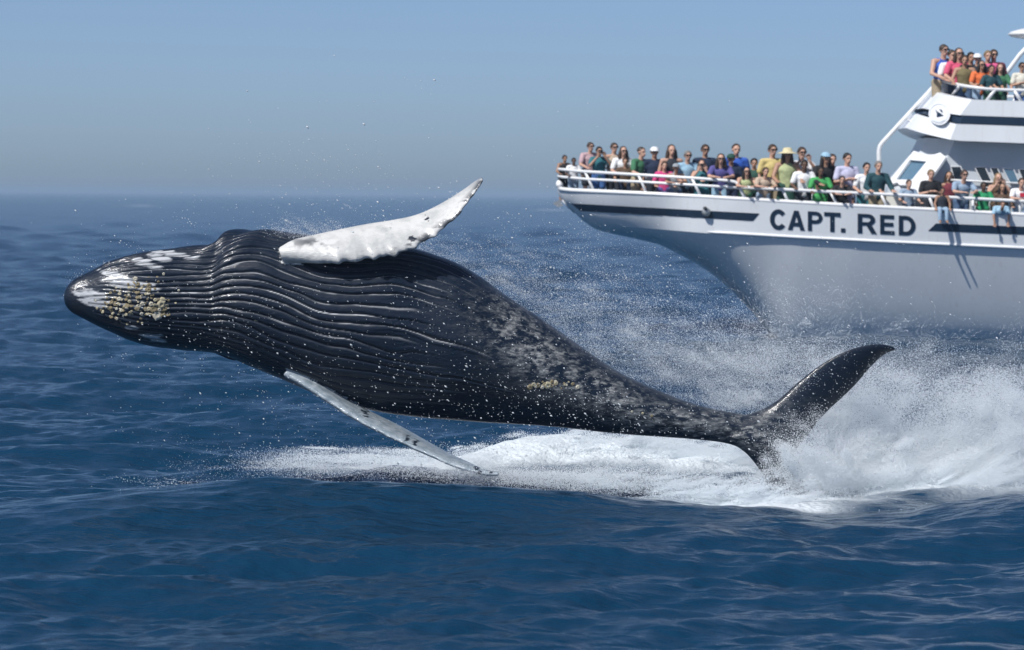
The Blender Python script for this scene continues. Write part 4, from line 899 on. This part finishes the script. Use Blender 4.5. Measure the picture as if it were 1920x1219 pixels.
def person(px, py, row, sk, hr, top, tcol, bot, bcol, kind, rot, label, group, deck=None, extra='', hmax=1.95, zfix=None):
    """px, py: where the top of the head stands in the photo; row: metres in from the near rail"""
    if deck is None:
        Y = YB - max(float(bpx(px)) - row, -1.0); p = P(px, py, Y); zd = deck_z(max(p[0], Xbow + .3))
        if kind not in ('sit', 'hang'): Y = max(Y, YB - max(float(hull_y(p[0], zd - .03)) - .24, 0.0)); p = P(px, py, Y)
    else:
        Y = np.interp(px, [1757, 1822], [YF + .35, YS + .35]) + row; p = P(px, py, Y); zd = deck
    if zfix is not None: zd = p[2] - zfix
    h = p[2] - zd; J = PART[kind]; htop = J['head'][2] + .135
    sc = min(max(h, .75), hmax) / htop; base = np.array([p[0], Y, p[2] - htop * sc])
    wide = sc * 1.12
    o = obj('person', J['body'], colmat('skin', SK[sk], .55, .06), label=label, cat='person', group=group)
    o.location = base; o.rotation_euler = (0, 0, math.radians(rot)); o.scale = (wide, wide, sc)
    def ch(name, me, m, loc=(0, 0, 0), scale=None):
        c = obj(name, me, m); c.parent = o; c.location = loc
        if scale: c.scale = scale
        return c
    if top: ch({'tee': 'shirt', 'long': 'jacket' if 'jacket' in extra else 'shirt', 'tank': 'tank_top'}[top], J[top], colmat('cloth', col(tcol), .85, .15, 12, bump=.5))
    ch({'pants': 'trousers', 'shorts': 'shorts', 'skirt': 'skirt'}[bot], J[bot], colmat('cloth', col(bcol), .85, .15, 12, bump=.5))
    hd = J['head']; hk = hr.split('-')
    if hk[0] != 'none': ch('hair', HAIR[hk[0]], colmat('hair', HC[hk[1]], .5, .3, 40), hd)
    ch('eyes', EYES, colmat('eye', (.02, .015, .012), .3, 0), hd); ch('mouth', MOUTH, colmat('lips', (.28, .09, .08), .5, 0), hd)
    if 'sg' in extra: ch('sunglasses', GLASSES, colmat('dark_lens', (.008, .008, .01), .15, 0), hd)
    if 'cap' in extra: ch('cap', CAP, colmat('cloth', col(extra.split('cap:')[1].split()[0]), .8, .1), hd)
    if 'sunhat' in extra: ch('sun_hat', SUNHAT, colmat('straw', (.62, .55, .34), .9, .2, 40), hd)
    return o, J, sc
G1 = 'passengers lining the bow deck'; G2 = 'passengers on the upper deck'
L = [  # px, py of the head's top, row, skin, hair, top, colour, bottom, colour, pose, turn, label, extra
    (1057, 291, .45, 't', 'short-dk', 'tank', 'black', 'shorts', 'dark', 'rail', 20, 'child in black sleeveless top at the very tip of the bow', ''),
    (1075, 296, .40, 'd', 'short-dk', 'tee', 'white', 'shorts', 'gblue', 'rail', 10, 'dark-haired child in white shirt behind the first bow rail post', ''),
    (1104, 267, .75, 'f', 'short-br', 'tee', 'pink', 'shorts', 'dark', 'rail', 25, 'tall man in pale pink shirt and sunglasses near the bow tip', 'sg'),
    (1123, 275, .55, 'm', 'short-dk', 'tee', 'teal', 'shorts', 'blue', 'camera', 15, 'person in teal shirt holding a black camera to the face', 'cam'),
    (1151, 268, 1.0, 'f', 'short-br', 'tank', 'beige', 'pants', 'dark', 'stand', 20, 'man in beige sleeveless top standing behind white-topped woman', 'sg'),
    (1167, 275, .70, 'f', 'long-br', 'tee', 'white', 'pants', 'dark', 'rail', 15, 'brown-haired woman in white top and sunglasses at the bow rail', 'sg'),
    (1173, 296, .35, 'm', 'short-br', 'tee', 'brown', 'shorts', 'navy', 'rail', -5, 'child in brown shirt in front of the brown-haired woman in white', ''),
    (1197, 276, .45, 'f', 'bald-br', 'tee', 'green', 'shorts', 'khaki', 'rail', 45, 'balding man in green shirt turned towards the bow, beside second rail post', ''),
    (1227, 276, .70, 'm', 'short-dk', 'tee', 'navy', 'pants', 'dark', 'stand', 10, 'man in white cap and navy shirt behind girl in magenta', 'sg cap:white'),
    (1245, 303, .35, 'f', 'short-br', 'tee', 'magenta', 'skirt', 'purple', 'rail', 5, 'girl in bright magenta shirt gripping the bow rail', ''),
    (1259, 272, .75, 'f', 'long-br', 'tank', 'dark', 'pants', 'dark', 'stand', 12, 'woman with long brown hair in dark sleeveless top behind girl in magenta', ''),
    (1267, 307, .33, 'm', 'short-br', 'tank', 'grey', 'shorts', 'jeans', 'lean', 0, 'child in grey vest leaning on rail beside girl in magenta', 'cap:grey'),
    (1288, 283, .60, 'f', 'short-gr', 'tee', 'lblue', 'pants', 'dark', 'rail', 10, 'grey-haired person in light blue shirt by third rail post', 'sg'),
    (1322, 271, .85, 'm', 'short-br', 'tee', 'navy', 'pants', 'dark', 'stand', 10, 'tall man in plain navy shirt behind woman in teal top', 'sg'),
    (1316, 300, .38, 'f', 'long-br', 'tank', 'teal', 'shorts', 'teal', 'camera', 0, 'woman in teal sleeveless top raising both hands to her face', 'cam'),
    (1351, 289, .50, 'f', 'long-br', 'tee', 'purple', 'shorts', 'lblue', 'lean', 0, 'long-haired woman in purple top leaning on the bow rail', 'sg'),
    (1380, 270, .90, 'f', 'bald-br', 'tee', 'royal', 'pants', 'dark', 'stand', 10, 'tall balding man in royal blue shirt', ''),
    (1371, 289, .55, 'm', 'short-dk', 'tee', 'navy', 'pants', 'navy', 'stand', 0, 'person in dark green cap in front of the man in royal blue', 'cap:dgreen'),
    (1398, 314, .33, 'f', 'long-dk', 'tank', 'lime', 'skirt', 'green', 'lean', 5, 'girl in sunglasses and green skirt at the end of the raised rail', 'sg'),
    (1414, 297, .75, 'm', 'short-dk', 'tee', 'dgreen', 'pants', 'dark', 'stand', 0, 'dark-haired youth in dark green shirt behind girls at the rail', ''),
    (1432, 314, .35, 'f', 'short-br', 'tee', 'beige', 'shorts', 'gblue', 'lean', 10, 'girl in beige top leaning on lower rail beside man in yellow', ''),
    (1448, 271, .80, 'f', 'short-br', 'tee', 'yellow', 'pants', 'khaki', 'stand', 15, 'man in pale yellow shirt and sunglasses', 'sg'),
    (1475, 279, .50, 'm', 'long-br', 'tank', 'lime', 'skirt', 'dgreen', 'rail', 5, 'woman in wide straw sun hat', 'sg sunhat'),
    (1503, 276, .85, 'f', 'short-br', 'tee', 'white', 'pants', 'dark', 'camera', 12, 'man in sunglasses behind the dark-skinned woman in white shirt', 'sg'),
    (1507, 300, .38, 'd', 'short-dk', 'tee', 'white', 'pants', 'dark', 'rail', 5, 'dark-skinned woman in big white shirt at the rail above letter A', ''),
    (1545, 286, .60, 'm', 'long-dk', 'long', 'black', 'pants', 'dark', 'rail', 20, 'long-haired person in pale blue cap and black top', 'cap:lblue'),
    (1538, 313, .35, 'd', 'short-dk', 'tee', 'bgreen', 'shorts', 'bgreen', 'rail', 5, 'child in bright lime green shirt at rail above letter T', ''),
    (1560, 289, .90, 'f', 'short-br', 'tee', 'coral', 'pants', 'jeans', 'stand', 10, 'person in coral red shirt half hidden behind the pale blue cap', ''),
    (1588, 287, .60, 'f', 'short-dk', 'tee', 'lav', 'pants', 'lav', 'fold', 20, 'bearded man in lavender white shirt', ''),
    (1578, 330, .35, 'f', 'short-dk', 'tee', 'black', 'shorts', 'dark', 'lean', 0, 'child in black shirt leaning on rail before the bearded man', ''),
    (1600, 371, .28, 'f', 'short-br', 'tee', 'coral', 'shorts', 'coral', 'rail', 0, 'small child in coral top peeping under the rail', ''),
    (1623, 305, .55, 'f', 'short-dk', 'tee', 'white', 'shorts', 'teal', 'rail', 10, 'boy in white shirt beside man in dark teal jacket', ''),
    (1645, 302, .42, 'f', 'short-gr', 'long', 'dteal', 'pants', 'khaki', 'rail', 10, 'stout grey-haired man in dark teal jacket by the bent pole', 'jacket'),
    (1702, 337, .42, 'f', 'short-br', 'tee', 'gblue', 'shorts', 'navy', 'rail', 15, 'short-haired boy in grey-blue shirt below the white window surround', ''),
    (1745, 318, .45, 'f', 'short-bl', 'tee', 'black', 'shorts', 'dark', 'fold', 10, 'fair-haired youth in black shirt with folded arms', ''),
    (1767, 352, .02, 't', 'short-dk', 'tank', 'dark', 'pants', 'ljeans', 'sit', 0, 'child in pale jeans sitting with legs over the gunwale', ''),
    (1780, 322, .95, 'm', 'long-br', 'tank', 'maroon', 'pants', 'dark', 'stand', -10, 'woman in maroon top behind the man in grey-blue shirt', ''),
    (1803, 319, .42, 'f', 'short-br', 'tee', 'gblue', 'pants', 'jeans', 'lean', 10, 'man in sunglasses and grey-blue shirt with forearms on the rail', 'sg'),
    (1843, 341, .40, 'd', 'short-dk', 'tee', 'emerald', 'shorts', 'emerald', 'rail', 5, 'child in emerald green shirt at the lower rail', ''),
    (1872, 325, .85, 'f', 'long-bl', 'tank', 'brown', 'pants', 'dark', 'camera', 5, 'fair-haired woman in brown top by the dark side windows', ''),
    (1879, 344, .48, 'm', 'long-dk', 'long', 'brown', 'pants', 'dark', 'rail', 0, 'long dark-haired woman in brown cardigan at the rail', ''),
    (1874, 377, .30, 'm', 'short-br', 'tee', 'lblue', 'shorts', 'lblue', 'hang', 0, 'child in light blue shirt hanging both arms over the gunwale', ''),
    (1912, 334, .42, 'f', 'short-br', 'tee', 'white', 'pants', 'ljeans', 'lean', 5, 'boy in white shirt with red print at the frame edge', 'print'),
]
for (px, py, row, sk, hr, tp, tc_, bt, bc, kd, rt, lb, ex) in L:
    zf = {1767: 1.02, 1874: .98}.get(px)
    o, J, sc = person(px, py, row, sk, hr, tp, tc_, bt, bc, kd, rt, lb, G1, extra=ex, zfix=zf)
    if 'cam' in ex.split():
        cb = obj('camera_in_hands', CAMERA_ME, colmat('camera_black', (.012, .012, .014), .4, 0), label=('black camera held up by person in teal shirt' if px < 1200 else 'black camera held up by woman in teal sleeveless top'), cat='camera')
        hl = o.location + Matrix.Rotation(math.radians(rt), 3, 'Z') @ Vector((0, (J['head'][1] - .15) * sc, (J['head'][2] - .01) * sc)); cb.location = hl; cb.rotation_euler = (0, 0, math.radians(rt)); cb.scale = (sc,) * 3
    if ex == 'print':
        pv_, pf_ = [], []; box(pv_, pf_, J['J']['chest'] + np.array([.02, -.128, .0]), (.12, .02, .12)); c = obj('print', mesh_from(pv_, pf_, 'print'), colmat('cloth', (.5, .02, .05))); c.parent = o
U_ = [
    (1765, 84, .00, 'f', 'short-br', 'tank', 'royal', 'shorts', 'khaki', 'rail', 25, 'man in royal blue vest at the front of the upper deck', 'sg'),
    (1781, 94, .30, 'f', 'short-br', 'tee', 'white', 'shorts', 'grey', 'rail', 20, 'man in plain white shirt beside the blue vest', ''),
    (1796, 91, .45, 'f', 'long-br', 'tee', 'rose', 'shorts', 'navy', 'rail', 10, 'woman in sunglasses and rose red top on the upper deck', 'sg'),
    (1809, 104, .30, 'm', 'short-br', 'tank', 'olive', 'shorts', 'jeans', 'rail', -5, 'person in olive sleeveless top on the upper deck', ''),
    (1820, 98, .90, 'm', 'short-dk', 'tee', 'black', 'pants', 'dark', 'stand', 10, 'dark-haired person at the back between olive top and white cap', ''),
    (1833, 101, .70, 'f', 'short-br', 'tee', 'dark', 'pants', 'dark', 'stand', 0, 'person in white cap behind orange shirt', 'cap:white'),
    (1838, 114, .25, 'm', 'long-dk', 'tee', 'orange', 'shorts', 'ljeans', 'rail', 15, 'black-haired person in bright orange shirt', 'sg'),
    (1852, 95, .80, 'f', 'short-bl', 'tee', 'hpink', 'pants', 'dark', 'stand', 5, 'fair-haired woman in hot pink shirt at the back', ''),
    (1863, 93, .95, 'f', 'short-br', 'tee', 'maroon', 'pants', 'dark', 'stand', 5, 'man in sunglasses behind the dark green shirts on the upper deck', 'sg'),
    (1857, 122, .20, 'm', 'short-dk', 'tee', 'dteal', 'pants', 'dgreen', 'rail', 10, 'person in dark teal shirt right beside the orange shirt', ''),
    (1875, 120, .30, 'f', 'long-dk', 'tee', 'green', 'pants', 'dgreen', 'rail', 0, 'dark-haired woman in dark green shirt next to the slanting mast leg', ''),
    (1916, 117, .20, 'm', 'short-dk', 'tee', 'cream', 'pants', 'blue', 'fold', 10, 'man in cream white shirt and blue trousers at the upper frame edge', 'sg'),
]
for (px, py, row, sk, hr, tp, tc_, bt, bc, kd, rt, lb, ex) in U_: person(px, py, row, sk, hr, tp, tc_, bt, bc, kd, rt, lb, G2, deck=BZ, extra=ex)
